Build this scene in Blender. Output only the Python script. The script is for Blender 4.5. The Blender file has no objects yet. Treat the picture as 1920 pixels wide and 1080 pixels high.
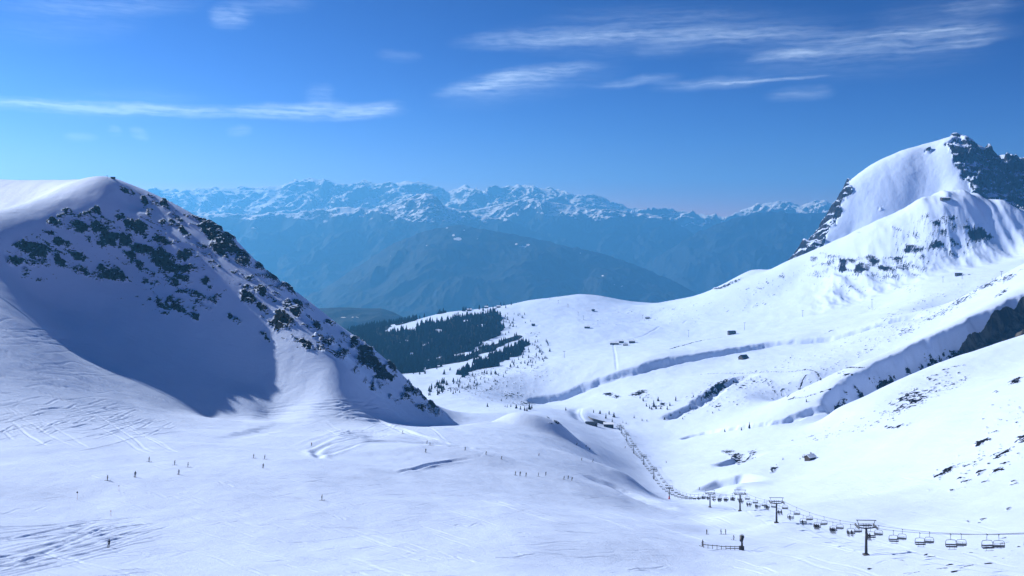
import bpy, bmesh, math, random
import numpy as np
from mathutils import Vector, Matrix

random.seed(7)
RNG = np.random.default_rng(11)
F = 1600.0            # focal length in photo pixels
CX, HY = 960.0, 420.0 # centre column, horizon row
SUN = np.array([-0.72, 0.42, 0.53]); SUN /= np.linalg.norm(SUN)

scene = bpy.context.scene
COL = scene.collection


def world(px, py, d):
    return Vector(((px - CX) / F * d, d, (HY - py) / F * d))


# ---------------------------------------------------------------- noise
def _hash(ix, iy, seed):
    h = (ix.astype(np.int64) * 374761393 + iy.astype(np.int64) * 668265263 + seed * 974634777) & 0xFFFFFFFF
    h = ((h ^ (h >> 13)) * 1274126177) & 0xFFFFFFFF
    return (h ^ (h >> 16)) & 0xFFFFFFFF


def perlin(x, y, seed=0):
    x = np.asarray(x, dtype=np.float64); y = np.asarray(y, dtype=np.float64)
    x0 = np.floor(x); y0 = np.floor(y)
    fx = x - x0; fy = y - y0
    u = fx * fx * fx * (fx * (fx * 6 - 15) + 10)
    v = fy * fy * fy * (fy * (fy * 6 - 15) + 10)

    def g(dx, dy):
        a = _hash(x0 + dx, y0 + dy, seed) * (2 * math.pi / 4294967296.0)
        return np.cos(a) * (fx - dx) + np.sin(a) * (fy - dy)
    a = g(0, 0); b = g(1, 0); c = g(0, 1); d = g(1, 1)
    return (a + u * (b - a) + v * ((c + u * (d - c)) - (a + u * (b - a)))) * 1.5


def fbm(x, y, oct=5, seed=0, gain=0.5, lac=2.03):
    s = 0.0; a = 1.0; f = 1.0; n = 0.0
    for i in range(oct):
        s = s + a * perlin(x * f + 13.7 * i, y * f - 7.3 * i, seed + i); n += a
        a *= gain; f *= lac
    return s / n


def ridged(x, y, oct=6, seed=0, gain=0.5, lac=2.1):
    s = 0.0; a = 1.0; f = 1.0; n = 0.0; w = 1.0
    for i in range(oct):
        r = 1.0 - np.abs(perlin(x * f + 5.1 * i, y * f + 9.2 * i, seed + i))
        r = r * r * w
        w = np.clip(r * 1.6, 0, 1)
        s = s + a * r; n += a
        a *= gain; f *= lac
    return s / n


def slabs(x, y, seed=0):
    """Broken stone: cells with a random height and tilt, and the distance to the crack between them."""
    x0 = np.floor(x); y0 = np.floor(y)
    f1 = np.full(x.shape, 9.0); f2 = np.full(x.shape, 9.0); h = np.zeros(x.shape)
    for i in (-1, 0, 1):
        for j in (-1, 0, 1):
            a = _hash(x0 + i, y0 + j, seed) / 4294967296.0; b = _hash(x0 + i, y0 + j, seed + 1) / 4294967296.0
            c = _hash(x0 + i, y0 + j, seed + 2) / 4294967296.0; e = _hash(x0 + i, y0 + j, seed + 3) / 4294967296.0
            dx = x - (x0 + i + a); dy = y - (y0 + j + b)
            d = np.sqrt(dx * dx + dy * dy)
            hh = c + (e - .5) * dx * 1.2 + (c - .5) * dy * 1.4
            k = d < f1
            f2 = np.where(k, f1, np.minimum(f2, d)); h = np.where(k, hh, h); f1 = np.where(k, d, f1)
    return h, f2 - f1


def sstep(a, b, x):
    t = np.clip((x - a) / (b - a), 0, 1)
    return t * t * (3 - 2 * t)


# ---------------------------------------------------------------- thin plate spline in (u, ln d)
def densify(lines, step=55.0):
    pts = []
    for ln in lines:
        if len(ln) == 1:
            pts.append(ln[0]); continue
        for (a, b) in zip(ln[:-1], ln[1:]):
            a = np.array(a, float); b = np.array(b, float)
            L = math.hypot((b[0] - a[0]), 1600 * math.log(b[2] / a[2]))
            n = max(1, int(round(L / step)))
            for k in range(n):
                t = k / n
                d = math.exp(math.log(a[2]) * (1 - t) + math.log(b[2]) * t)
                pts.append((a[0] * (1 - t) + b[0] * t, a[1] * (1 - t) + b[1] * t, d))
        pts.append(ln[-1])
    return np.array(pts, float)


def tps_fit(pts, lam=2e-6):
    X = np.stack([(pts[:, 0] - CX) / F, np.log(pts[:, 2])], 1)
    e = (HY - pts[:, 1]) / F
    # drop near duplicates
    keep = []
    for i in range(len(X)):
        ok = True
        for j in keep:
            if (X[i, 0] - X[j, 0]) ** 2 + (X[i, 1] - X[j, 1]) ** 2 < 0.006 ** 2:
                ok = False; break
        if ok: keep.append(i)
    X = X[keep]; e = e[keep]
    n = len(X)
    r2 = ((X[:, None, :] - X[None, :, :]) ** 2).sum(-1)
    K = 0.5 * r2 * np.log(r2 + 1e-20)
    K[np.arange(n), np.arange(n)] = lam
    P = np.concatenate([np.ones((n, 1)), X], 1)
    A = np.zeros((n + 3, n + 3)); A[:n, :n] = K; A[:n, n:] = P; A[n:, :n] = P.T
    sol = np.linalg.solve(A, np.concatenate([e, np.zeros(3)]))
    return X, sol


def tps_eval(model, u, l):
    X, s = model
    out = np.empty(u.shape)
    uf = u.ravel(); lf = l.ravel(); o = out.ravel()
    n = len(X)
    for i in range(0, len(uf), 20000):
        a = uf[i:i + 20000]; b = lf[i:i + 20000]
        r2 = (a[:, None] - X[None, :, 0]) ** 2 + (b[:, None] - X[None, :, 1]) ** 2
        o[i:i + 20000] = (0.5 * r2 * np.log(r2 + 1e-20)) @ s[:n] + s[n] + s[n + 1] * a + s[n + 2] * b
    return out


def cr_up(A, n_out, axis):
    """Catmull-Rom resample along an axis to n_out evenly spaced samples."""
    A = np.moveaxis(A, axis, 0)
    n = A.shape[0]
    t = np.linspace(0, n - 1, n_out)
    i = np.minimum(np.floor(t).astype(int), n - 2); f = (t - i).reshape((-1,) + (1,) * (A.ndim - 1))
    p0 = A[np.maximum(i - 1, 0)]; p1 = A[i]; p2 = A[i + 1]; p3 = A[np.minimum(i + 2, n - 1)]
    r = 0.5 * ((2 * p1) + (-p0 + p2) * f + (2 * p0 - 5 * p1 + 4 * p2 - p3) * f * f + (-p0 + 3 * p1 - 3 * p2 + p3) * f ** 3)
    return np.moveaxis(r, 0, axis)


class Sheet:
    """Height field sampled on a fan of directions and distances."""
    def __init__(self, px0, px1, ncol, ds):
        self.px = np.linspace(px0, px1, ncol)
        self.d = np.asarray(ds, float)
        self.u = (self.px - CX) / F
        self.X = self.d[:, None] * self.u[None, :]
        self.Y = np.repeat(self.d[:, None], ncol, 1)
        self.Z = np.zeros_like(self.X)
        self.attr = {}

    def fit(self, lines, step=55.0, sub=5):
        model = tps_fit(densify(lines, step))
        nr, nc = self.X.shape
        # rows are uneven in ln d: index space is resampled evenly, so evaluate at every sub-th row
        ri = np.linspace(0, nr - 1, nr // sub + 2); ci = np.linspace(0, nc - 1, nc // sub + 2)
        lr = np.interp(ri, np.arange(nr), np.log(self.d)); uc = np.interp(ci, np.arange(nc), self.u)
        U, L = np.meshgrid(uc, lr)
        E = tps_eval(model, U, L)
        E = cr_up(cr_up(E, nr, 0), nc, 1)
        self.Z = E * self.Y

    def py(self):
        return HY - self.Z / self.Y * F

    def hit(self, px, py, dmin=0, dmax=1e9):
        """First visible ground point under a photo position."""
        c = (px - self.px[0]) / (self.px[-1] - self.px[0]) * (len(self.px) - 1)
        c0 = int(np.clip(math.floor(c), 0, len(self.px) - 2)); f = c - c0
        z = self.Z[:, c0] * (1 - f) + self.Z[:, c0 + 1] * f
        p = HY - z / self.d * F
        ok = np.where((p <= py) & (self.d >= dmin) & (self.d <= dmax))[0]
        if len(ok) == 0: return None
        i = ok[0]
        if i == 0 or self.d[i - 1] < dmin:
            d = self.d[i]
        else:
            t = (p[i - 1] - py) / max(p[i - 1] - p[i], 1e-9)
            t = min(max(t, 0), 1)
            d = self.d[i - 1] * (1 - t) + self.d[i] * t
        return Vector(((px - CX) / F * d, d, self.height((px - CX) / F * d, d)))

    def height(self, x, y):
        """Bilinear height at a world position."""
        x = np.asarray(x, float); y = np.asarray(y, float)
        px = CX + x / y * F
        c = np.clip((px - self.px[0]) / (self.px[-1] - self.px[0]) * (len(self.px) - 1), 0, len(self.px) - 1.001)
        r = np.clip(np.interp(y, self.d, np.arange(len(self.d))), 0, len(self.d) - 1.001)
        c0 = c.astype(int) if c.ndim else int(c); r0 = r.astype(int) if r.ndim else int(r)
        fc = c - c0; fr = r - r0
        Z = self.Z
        v = (Z[r0, c0] * (1 - fc) + Z[r0, c0 + 1] * fc) * (1 - fr) + (Z[r0 + 1, c0] * (1 - fc) + Z[r0 + 1, c0 + 1] * fc) * fr
        return v if v.ndim else float(v)

    def visible(self):
        p = self.py()
        run = np.minimum.accumulate(p, 0)
        return p <= run + 0.01

    def near_line(self, line, pad):
        """Index window around a world xy polyline with signed offset (positive = left of it) and arc parameter."""
        P = np.array(line, float)
        r0 = int(np.searchsorted(self.d, P[:, 1].min() - pad)); r1 = int(np.searchsorted(self.d, P[:, 1].max() + pad))
        r0 = max(r0 - 1, 0); r1 = min(max(r1 + 1, r0 + 2), len(self.d))
        ylo = max(P[:, 1].min() - pad, self.d[0]); us = []
        for x, y in P:
            for yy in (max(y - pad, self.d[0]), y + pad):
                us += [(x - pad) / yy, (x + pad) / yy]
        c0 = int(np.searchsorted(self.u, min(us))); c1 = int(np.searchsorted(self.u, max(us)))
        c0 = max(c0 - 1, 0); c1 = min(max(c1 + 1, c0 + 2), len(self.u))
        W = (slice(r0, r1), slice(c0, c1))
        xs = self.X[W]; ys = self.Y[W]
        bb = np.full(xs.shape, 1e9); ss = np.ones(xs.shape); aa = np.zeros(xs.shape)
        seg = np.hypot(*(P[1:] - P[:-1]).T); tot = seg.sum(); acc = 0.0
        for a, b, L in zip(P[:-1], P[1:], seg):
            if L < 1e-6: continue
            dx, dy = (b - a) / L
            t = np.clip((xs - a[0]) * dx + (ys - a[1]) * dy, 0, L)
            dist = np.hypot(xs - a[0] - t * dx, ys - a[1] - t * dy)
            k = dist < bb
            bb[k] = dist[k]; ss[k] = np.sign(dx * (ys - a[1]) - dy * (xs - a[0]))[k]; aa[k] = ((acc + t) / tot)[k]
            acc += L
        return W, bb * np.where(ss == 0, 1, ss), aa


def smooth_line(pts, n=6):
    """Catmull-Rom through points."""
    P = np.array(pts, float)
    return cr_up(P, (len(P) - 1) * n + 1, 0)


def grid_mesh(name, sheet, mask=None, mat=None):
    nr, nc = sheet.X.shape
    idx = np.arange(nr * nc).reshape(nr, nc)
    q = np.stack([idx[:-1, :-1], idx[:-1, 1:], idx[1:, 1:], idx[1:, :-1]], -1)
    if mask is not None:
        q = q[mask]
    q = q.reshape(-1, 4)
    used = np.zeros(nr * nc, bool); used[q.ravel()] = True
    remap = np.cumsum(used) - 1
    q = remap[q]
    co = np.stack([sheet.X.ravel(), sheet.Y.ravel(), sheet.Z.ravel()], 1)[used]
    me = bpy.data.meshes.new(name)
    me.vertices.add(len(co)); me.vertices.foreach_set('co', co.astype(np.float32).ravel())
    me.loops.add(q.size); me.loops.foreach_set('vertex_index', q.astype(np.int32).ravel())
    me.polygons.add(len(q)); me.polygons.foreach_set('loop_start', np.arange(0, q.size, 4, dtype=np.int32))
    me.polygons.foreach_set('loop_total', np.full(len(q), 4, np.int32))
    me.polygons.foreach_set('use_smooth', np.ones(len(q), bool))
    for k, v in sheet.attr.items():
        a = me.attributes.new(k, 'FLOAT', 'POINT'); a.data.foreach_set('value', v.ravel()[used].astype(np.float32))
    me.update(calc_edges=True)
    if mat: me.materials.append(mat)
    o = bpy.data.objects.new(name, me); COL.objects.link(o)
    return o


def rows(parts):
    out = []
    for d0, d1, st in parts:
        n = max(1, int(math.log(d1 / d0) / st)); out.append(np.exp(np.linspace(math.log(d0), math.log(d1), n, endpoint=False)))
    out.append([parts[-1][1]])
    return np.concatenate(out)
# ================================================================ near terrain
QUICK = False
cs = 0.5 if QUICK else 1.0
T = Sheet(-430, 2350, int(1500 * cs), rows([(14, 90, .06), (90, 135, .006 / cs), (135, 300, .0017 / cs), (300, 580, .0030 / cs), (580, 960, .0012 / cs), (960, 3300, .0026 / cs)]))
L = []
A = L.append
# foreground slope
A([(-430, 1270, 15), (960, 1270, 15), (2350, 1270, 15)])
A([(-430, 1160, 60), (400, 1165, 60), (960, 1170, 60), (1500, 1180, 60), (2350, 1190, 60)])
A([(-430, 1040, 135), (0, 1080, 140), (400, 1085, 150), (960, 1080, 168), (1331, 1080, 205), (1625, 1080, 188), (1920, 1080, 165), (2350, 1075, 140)])
A([(-430, 970, 170), (0, 1008, 176), (203, 1028, 180), (330, 1025, 190), (500, 1012, 202), (960, 1010, 216), (1150, 1015, 230), (1340, 1027, 255), (1460, 1012, 285), (1625, 1042, 227), (1800, 1025, 228), (1920, 1012, 224), (2350, 960, 215)])
A([(-430, 860, 240), (0, 930, 234), (145, 936, 240), (500, 950, 242), (750, 950, 254), (960, 950, 280), (1150, 958, 345), (1325, 1001, 302), (1400, 990, 330), (1456, 979, 317)])
A([(1325, 1001, 302), (1331, 951, 449)]); A([(1387, 958, 378)])
A([(1456, 979, 317), (1625, 990, 295), (1800, 950, 330), (1920, 930, 318), (2350, 850, 300)])
A([(-430, 770, 380), (0, 860, 290), (203, 893, 266), (278, 867, 305), (492, 877, 302), (640, 870, 335), (760, 893, 330), (960, 893, 385), (1065, 901, 402), (1150, 918, 440), (1255, 935, 603), (1226, 898, 693), (1207, 872, 768), (1188, 850, 861), (1175, 827, 940), (1165, 812, 1010)])
A([(0, 800, 370), (200, 822, 362), (400, 840, 355), (560, 845, 385), (700, 835, 430), (800, 842, 440), (960, 868, 440), (1100, 878, 530), (1180, 892, 560)])
A([(0, 700, 455), (100, 722, 475), (200, 747, 500), (330, 775, 540), (450, 791, 565), (560, 792, 570), (700, 800, 560), (800, 800, 600), (900, 800, 700), (960, 812, 640), (1040, 835, 640), (1110, 840, 720)])
A([(1300, 870, 760), (1385, 893, 640), (1390, 925, 560)])
# right hand slope
A([(1700, 905, 450), (1800, 880, 420), (1920, 835, 410), (2350, 720, 400)])
A([(1450, 905, 600), (1520, 862, 640), (1640, 840, 600), (1760, 800, 565), (1920, 745, 556), (2350, 600, 520)])
A([(1275, 822, 985), (1400, 806, 900), (1500, 800, 850), (1640, 772, 760), (1760, 728, 775), (1920, 671, 795), (2350, 530, 780)])
A([(1640, 795, 690), (1760, 757, 672), (1920, 704, 668), (2350, 562, 645)])
A([(1570, 766, 830), (1660, 730, 860), (1760, 692, 890), (1840, 665, 905), (1920, 640, 915), (2050, 592, 930), (2350, 480, 950)])
A([(1570, 788, 872), (1660, 757, 912), (1760, 724, 950), (1840, 700, 972), (1920, 680, 990), (2050, 635, 1010), (2350, 525, 1040)])
A([(1560, 760, 905), (1600, 728, 925), (1700, 671, 985), (1790, 612, 1042), (1860, 580, 1072), (1920, 553, 1095), (2050, 495, 1130), (2350, 370, 1180)])
A([(1640, 692, 1090), (1720, 655, 1120), (1800, 603, 1180), (1920, 530, 1250), (2100, 440, 1290), (2350, 330, 1340)])
A([(1740, 592, 1400), (1800, 559, 1420), (1860, 527, 1440), (1920, 499, 1450), (2050, 430, 1450), (2350, 330, 1450)])
A([(1800, 578, 1530), (1860, 549, 1540), (1920, 526, 1530), (2050, 480, 1530), (2350, 420, 1510)])
A([(1470, 752, 1120), (1560, 702, 1180), (1640, 640, 1320)])
A([(1290, 706, 1340), (1400, 690, 1330), (1520, 702, 1180)])
A([(1300, 762, 1110), (1400, 742, 1110)])
# left mountain: shadowed face
A([(-250, 560, 540), (-120, 497, 598), (-60, 476, 622), (0, 455, 646), (60, 413, 690), (110, 377, 727), (160, 357, 745), (205, 345, 757)])
A([(205, 345, 757), (206, 334, 775)])
A([(206, 333, 776), (110, 338, 850), (0, 340, 920), (-150, 335, 960), (-430, 330, 1000)])
A([(-430, 480, 640), (-250, 440, 700), (-60, 420, 760), (60, 375, 790)])
A([(125, 640, 598), (205, 608, 640), (290, 603, 658), (350, 600, 664), (400, 615, 662)])
A([(440, 776, 590), (480, 765, 600), (504, 779, 597)])
A([(160, 480, 690), (250, 487, 706), (300, 530, 690)])
A([(60, 545, 635), (0, 572, 566), (0, 640, 500), (-120, 600, 500), (-300, 640, 430)])
A([(100, 655, 545)])
A([(300, 735, 580), (391, 781, 583), (463, 747, 608), (477, 729, 624), (494, 702, 636)])
A([(380, 690, 630), (420, 735, 611)])
A([(206, 345, 758), (249, 384, 752), (311, 419, 742), (378, 464, 725), (444, 513, 705), (489, 548, 690), (540, 598, 666), (600, 658, 640), (640, 705, 622)])
A([(225, 368, 750), (265, 402, 735), (330, 463, 713), (387, 520, 695), (440, 571, 679), (474, 606, 668), (498, 629, 661)])
A([(540, 672, 640), (580, 718, 618)])
# left mountain: right flank
A([(206, 334, 776), (240, 345, 784), (300, 370, 790), (350, 395, 793), (400, 425, 794), (440, 450, 794), (480, 490, 792), (520, 525, 792), (560, 550, 792), (600, 580, 792), (650, 620, 794), (700, 655, 796), (740, 690, 798), (780, 730, 800), (828, 778, 800)])
A([(560, 585, 735), (620, 640, 728), (690, 694, 732), (760, 752, 742)])
A([(630, 755, 596), (690, 768, 610), (760, 792, 632), (830, 800, 720)])
A([(900, 775, 860), (940, 771, 930), (1000, 775, 1020), (1080, 772, 1110), (1150, 796, 1080)])
A([(1060, 802, 860), (1100, 826, 760)])
# behind it
A([(-430, 420, 1150), (0, 440, 1150), (205, 440, 920), (300, 485, 890), (400, 540, 890), (500, 620, 895), (600, 690, 905), (700, 750, 915), (800, 790, 925)])
A([(-430, 480, 1500), (0, 520, 1500), (300, 640, 1300), (500, 690, 1300), (600, 730, 1300), (700, 750, 1300), (800, 755, 1200)])
A([(0, 600, 2200), (300, 680, 2000), (640, 700, 1950), (700, 696, 1900), (800, 690, 1800), (880, 690, 1700), (950, 705, 1520)])
A([(850, 728, 1380), (905, 745, 1250), (960, 757, 1280), (1010, 757, 1400), (1060, 748, 1410), (1150, 716, 1420), (1230, 694, 1430), (1330, 672, 1480), (1440, 650, 1520), (1560, 636, 1480)])
A([(1010, 744, 1440), (1060, 726, 1460), (1150, 697, 1470), (1230, 673, 1485), (1330, 658, 1530), (1440, 640, 1560), (1560, 622, 1530), (1640, 602, 1490), (1740, 580, 1440)])
A([(1200, 742, 1240), (1120, 770, 1180)])
A([(1058, 671, 1700), (1170, 646, 1950), (1290, 634, 1980), (1393, 640, 1650)])
A([(900, 640, 2150), (1000, 630, 2150), (1100, 613, 2200), (1220, 601, 2350), (1400, 582, 2200), (1500, 596, 1950), (1635, 579, 1780), (1720, 570, 1600)])
# plateau skyline
A([(300, 700, 2600), (500, 670, 2650), (640, 625, 2700), (700, 612, 2700), (770, 602, 2720), (830, 587, 2740), (940, 574, 2760), (1000, 562, 2780), (1050, 556, 2800), (1097, 551, 2800), (1150, 560, 2780), (1215, 572, 2720), (1290, 558, 2660), (1350, 540, 2600), (1385, 524, 2570), (1407, 507, 2540), (1440, 507, 2450), (1475, 490, 2400), (1520, 472, 2350), (1560, 455, 2300), (1600, 438, 2250), (1640, 420, 2210), (1720, 388, 2140), (1768, 373, 2110), (1830, 377, 2090), (1920, 402, 2060), (2100, 440, 2000), (2350, 440, 1900)])
A([(1475, 512, 2540), (1560, 480, 2440), (1640, 448, 2350), (1720, 418, 2290), (1768, 402, 2260), (1830, 406, 2240), (1920, 432, 2210), (2100, 475, 2160), (2350, 480, 2100)])
# right shoulder front
A([(1500, 520, 2265), (1560, 503, 2200), (1650, 468, 2122), (1750, 428, 2068), (1800, 437, 2040), (1900, 460, 1995)])
A([(1480, 565, 2140), (1575, 537, 2075), (1650, 522, 2035), (1700, 495, 2030), (1750, 482, 2012), (1850, 473, 1985)])
A([(1750, 520, 1830), (1850, 502, 1840), (1920, 487, 1800), (2100, 470, 1700)])
A([(1800, 530, 1700), (1890, 517, 1650), (1950, 505, 1600), (2350, 480, 1500)])
# beyond
A([(-430, 700, 3300), (300, 760, 3300), (700, 680, 3300), (940, 640, 3300), (1100, 620, 3300), (1215, 630, 3300), (1400, 580, 3250), (1560, 540, 2900), (1770, 500, 2700), (1920, 500, 2700), (2350, 520, 2700)])
A([(1560, 600, 3300), (1920, 570, 3300), (2350, 560, 3300)])
T.fit(L)

VIS0 = T.visible()
PX = np.repeat(T.px[None, :], T.X.shape[0], 0)
PY = T.py()


def pt(px, py, dmin=0, dmax=1e9):
    h = T.hit(px, py, dmin, dmax)
    return h


def xy(line, dmin=0, dmax=1e9):
    out = []
    for p in line:
        h = T.hit(p[0], p[1], dmin, dmax)
        if h is not None: out.append((h.x, h.y))
    return out


def blob(px, py, rx, ry, dmin=0, dmax=1e9, ang=0.0):
    """Soft round patch of ground around a spot, measured as seen from the ridge we stand on."""
    c, s = math.cos(math.radians(ang)), math.sin(math.radians(ang))
    dx = PX - px; dy = PY - py
    a = (dx * c + dy * s) / rx; b = (-dx * s + dy * c) / ry
    r = np.sqrt(a * a + b * b)
    return np.clip(1.25 - r, 0, 1) * ((T.Y >= dmin) & (T.Y <= dmax))


def bump_at(px, py, rx, ry, h, ang=0.0, dmin=0, dmax=1e9, power=1.0):
    """A rounded snow mound: world ellipse rx x ry metres."""
    p = T.hit(px, py, dmin, dmax)
    c, s = math.cos(math.radians(ang)), math.sin(math.radians(ang))
    dx = T.X - p.x; dy = T.Y - p.y
    a = (dx * c + dy * s) / rx; b = (-dx * s + dy * c) / ry
    w = np.exp(-(a * a + b * b) ** power)
    T.Z += h * w
    return w


def ditch(line, near, far, depth, rough=0.15, dmin=0, dmax=1e9, taper=0.08, sharp=0.25, wob=1.0):
    """Carve a gully: gentle on the near side, steep bank on the far (left of direction) side."""
    P = smooth_line(xy(line, dmin, dmax), 6)
    W, s, t = T.near_line(P, near + far + 20)
    n = fbm(T.X[W] / (near * 1.6), T.Y[W] / (near * 1.6), 3, 5)
    s = s + n * near * rough * 2
    prof = np.where(s < 0, sstep(-near, 0, s), 1 - sstep(far * sharp, far, s))
    tp = sstep(0, taper, t) * sstep(0, taper, 1 - t)
    T.Z[W] -= depth * prof * tp * (1.0 + wob * 0.7 * fbm(t * 9, t * 0 + 3.3, 2, 9))
    return W, s, t, prof * tp


def groove(line, w, depth, dmin=0, dmax=1e9, lip=0.5, n=5):
    """One ski track or wheel rut pressed into the snow, with a little thrown-up edge."""
    q = xy(line, dmin, dmax)
    if len(q) < 2: return
    P = smooth_line(q, n)
    W, s, t = T.near_line(P, w * 4)
    tp = sstep(0, .1, t) * sstep(0, .1, 1 - t)
    T.Z[W] += depth * tp * (-np.exp(-(s / w) ** 2) + lip * np.exp(-((np.abs(s) - 1.9 * w) / w) ** 2))
# ================================================================ terrain detail
ONE = np.ones_like(T.X)
far_t = sstep(700, 1500, T.Y)
# wind-rolled snow
T.Z += (fbm(T.X / 70, T.Y / 70, 4, 21) * 1.3 * sstep(60, 250, T.Y)
        + fbm(T.X / 16, T.Y / 26, 3, 22) * 0.22 * sstep(40, 120, T.Y)
        + fbm(T.X / 190, T.Y / 190, 4, 23) * 3.0 * far_t
        + fbm(T.X / 55, T.Y / 80, 3, 24) * 1.4 * far_t)

# ---- rocky ground: where stone breaks through the snow
rock = np.zeros_like(T.X); streak = np.zeros_like(T.X); cliff = np.zeros_like(T.X)


def stone(lst, att, dmin, dmax):
    for (px, py, rx, ry, s, *a) in lst:
        np.maximum(att, blob(px, py, rx, ry, dmin, dmax, a[0] if a else 0) * s, out=att)


LEFT_ROCKS = [
    (70, 470, 40, 22, .95, 20), (30, 490, 22, 14, .75), (115, 452, 30, 14, .85, 20), (112, 490, 20, 12, .8, 30), (150, 482, 28, 12, .75, 15),
    (48, 510, 16, 18, .7, 60), (60, 418, 20, 12, .7), (100, 418, 26, 13, .8, 25), (150, 425, 28, 16, .75, 20), (95, 437, 20, 8, .7),
    (185, 430, 26, 12, .85, 10), (165, 402, 18, 8, .6), (182, 395, 14, 9, .7), (225, 408, 14, 12, .75), (255, 425, 36, 18, .95, 15),
    (205, 452, 34, 16, .85, -20), (235, 452, 24, 14, .8), (270, 468, 40, 14, .95, 5), (300, 448, 30, 12, .8, 25), (305, 490, 44, 28, 1.0, 35),
    (345, 480, 18, 24, .85, 60), (240, 480, 26, 12, .7, 30), (262, 497, 26, 14, .75, 20), (210, 515, 36, 18, .85, 20), (190, 505, 20, 12, .7),
    (225, 520, 30, 13, .8, 25), (285, 530, 34, 14, .7, 15), (340, 505, 34, 15, .85, 15), (335, 520, 20, 10, .7), (350, 520, 16, 10, .6),
    (320, 578, 40, 9, .9, 12), (366, 596, 11, 10, .95), (258, 556, 10, 6, .6), (385, 525, 12, 16, .6), (410, 555, 12, 24, .65, 45),
    (190, 366, 14, 5, .6), (127, 377, 8, 4, .6), (320, 565, 8, 5, .5), (163, 515, 10, 6, .6),
    # right flank
    (235, 358, 24, 6, .7, 35), (270, 375, 14, 10, .7, 50), (250, 363, 14, 5, .6, 40), (310, 385, 18, 8, .7, 35), (335, 410, 20, 7, .65, 45), (345, 435, 24, 9, .85, 45), (280, 405, 16, 5, .55, 45),
    (395, 432, 34, 20, 1.0, 35), (425, 458, 34, 22, 1.0, 40), (455, 485, 28, 20, .95, 45), (410, 470, 34, 9, .85, 40), (485, 500, 20, 10, .7, 45), (515, 515, 20, 14, 1.0, 45),
    (465, 560, 34, 18, .85, 40), (490, 548, 18, 12, .9, 40), (490, 575, 22, 12, .75, 30), (530, 600, 34, 20, 1.0, 35), (555, 590, 20, 12, .85, 35), (575, 645, 17, 13, 1.0, 20),
    (595, 612, 18, 10, .85, 35), (560, 570, 20, 9, .8, 40), (620, 605, 18, 8, .75, 35), (590, 630, 14, 8, .7), (545, 545, 20, 7, .65, 40),
    (690, 670, 36, 24, 1.0, 40), (710, 690, 28, 14, .95, 35), (665, 640, 16, 14, .8, 50), (650, 660, 14, 8, .7), (765, 733, 9, 9, .95), (735, 690, 22, 7, .8, 45),
    (795, 745, 16, 9, .9, 45), (810, 757, 14, 8, .9, 45), (775, 722, 12, 5, .6, 45), (440, 600, 22, 10, .5, 40), (500, 635, 20, 6, .5, 40), (425, 520, 30, 8, .4, 40),
    (705, 705, 12, 6, .7), (640, 625, 18, 7, .6, 40), (730, 710, 16, 6, .6, 40)]
LEFT_ROCKS = [(a[0], a[1], a[2], a[3], a[4] + .12) + tuple(a[5:]) for a in LEFT_ROCKS]
stone(LEFT_ROCKS, rock, 560, 820)
RIGHT_ROCKS = [
    (1835, 442, 34, 20, .95), (1815, 430, 20, 8, .7), (1785, 410, 14, 9, .8), (1755, 420, 18, 12, .75), (1770, 435, 16, 8, .6), (1705, 465, 20, 10, .75), (1720, 470, 24, 9, .75),
    (1755, 462, 24, 12, .85), (1790, 458, 14, 8, .65), (1690, 480, 20, 10, .6), (1580, 500, 14, 16, .85), (1600, 490, 16, 10, .6), (1615, 505, 22, 14, .9), (1640, 490, 22, 12, .7),
    (1660, 505, 24, 10, .9), (1690, 502, 20, 9, .9), (1630, 480, 20, 8, .5), (1560, 490, 14, 8, .6), (1525, 485, 14, 10, .6), (1550, 480, 12, 6, .5), (1700, 410, 14, 5, .5), (1640, 445, 18, 5, .4), (1610, 435, 12, 4, .5),
    (1480, 495, 20, 6, .4), (1370, 532, 40, 4, .9, -25), (1345, 541, 14, 3, .7), (1415, 545, 40, 12, .42, -30), (1440, 560, 60, 14, .42, -30), (1465, 520, 40, 16, .4, -30), (1400, 565, 30, 10, .4, -30),
    (1185, 562, 14, 3, .6), (1145, 556, 12, 3, .6)]
RIGHT_ROCKS = [(a[0], a[1], a[2], a[3], a[4] + (.1 if a[4] > .5 else 0)) + tuple(a[5:]) for a in RIGHT_ROCKS]
stone(RIGHT_ROCKS, rock, 1500, 3200)
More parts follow.
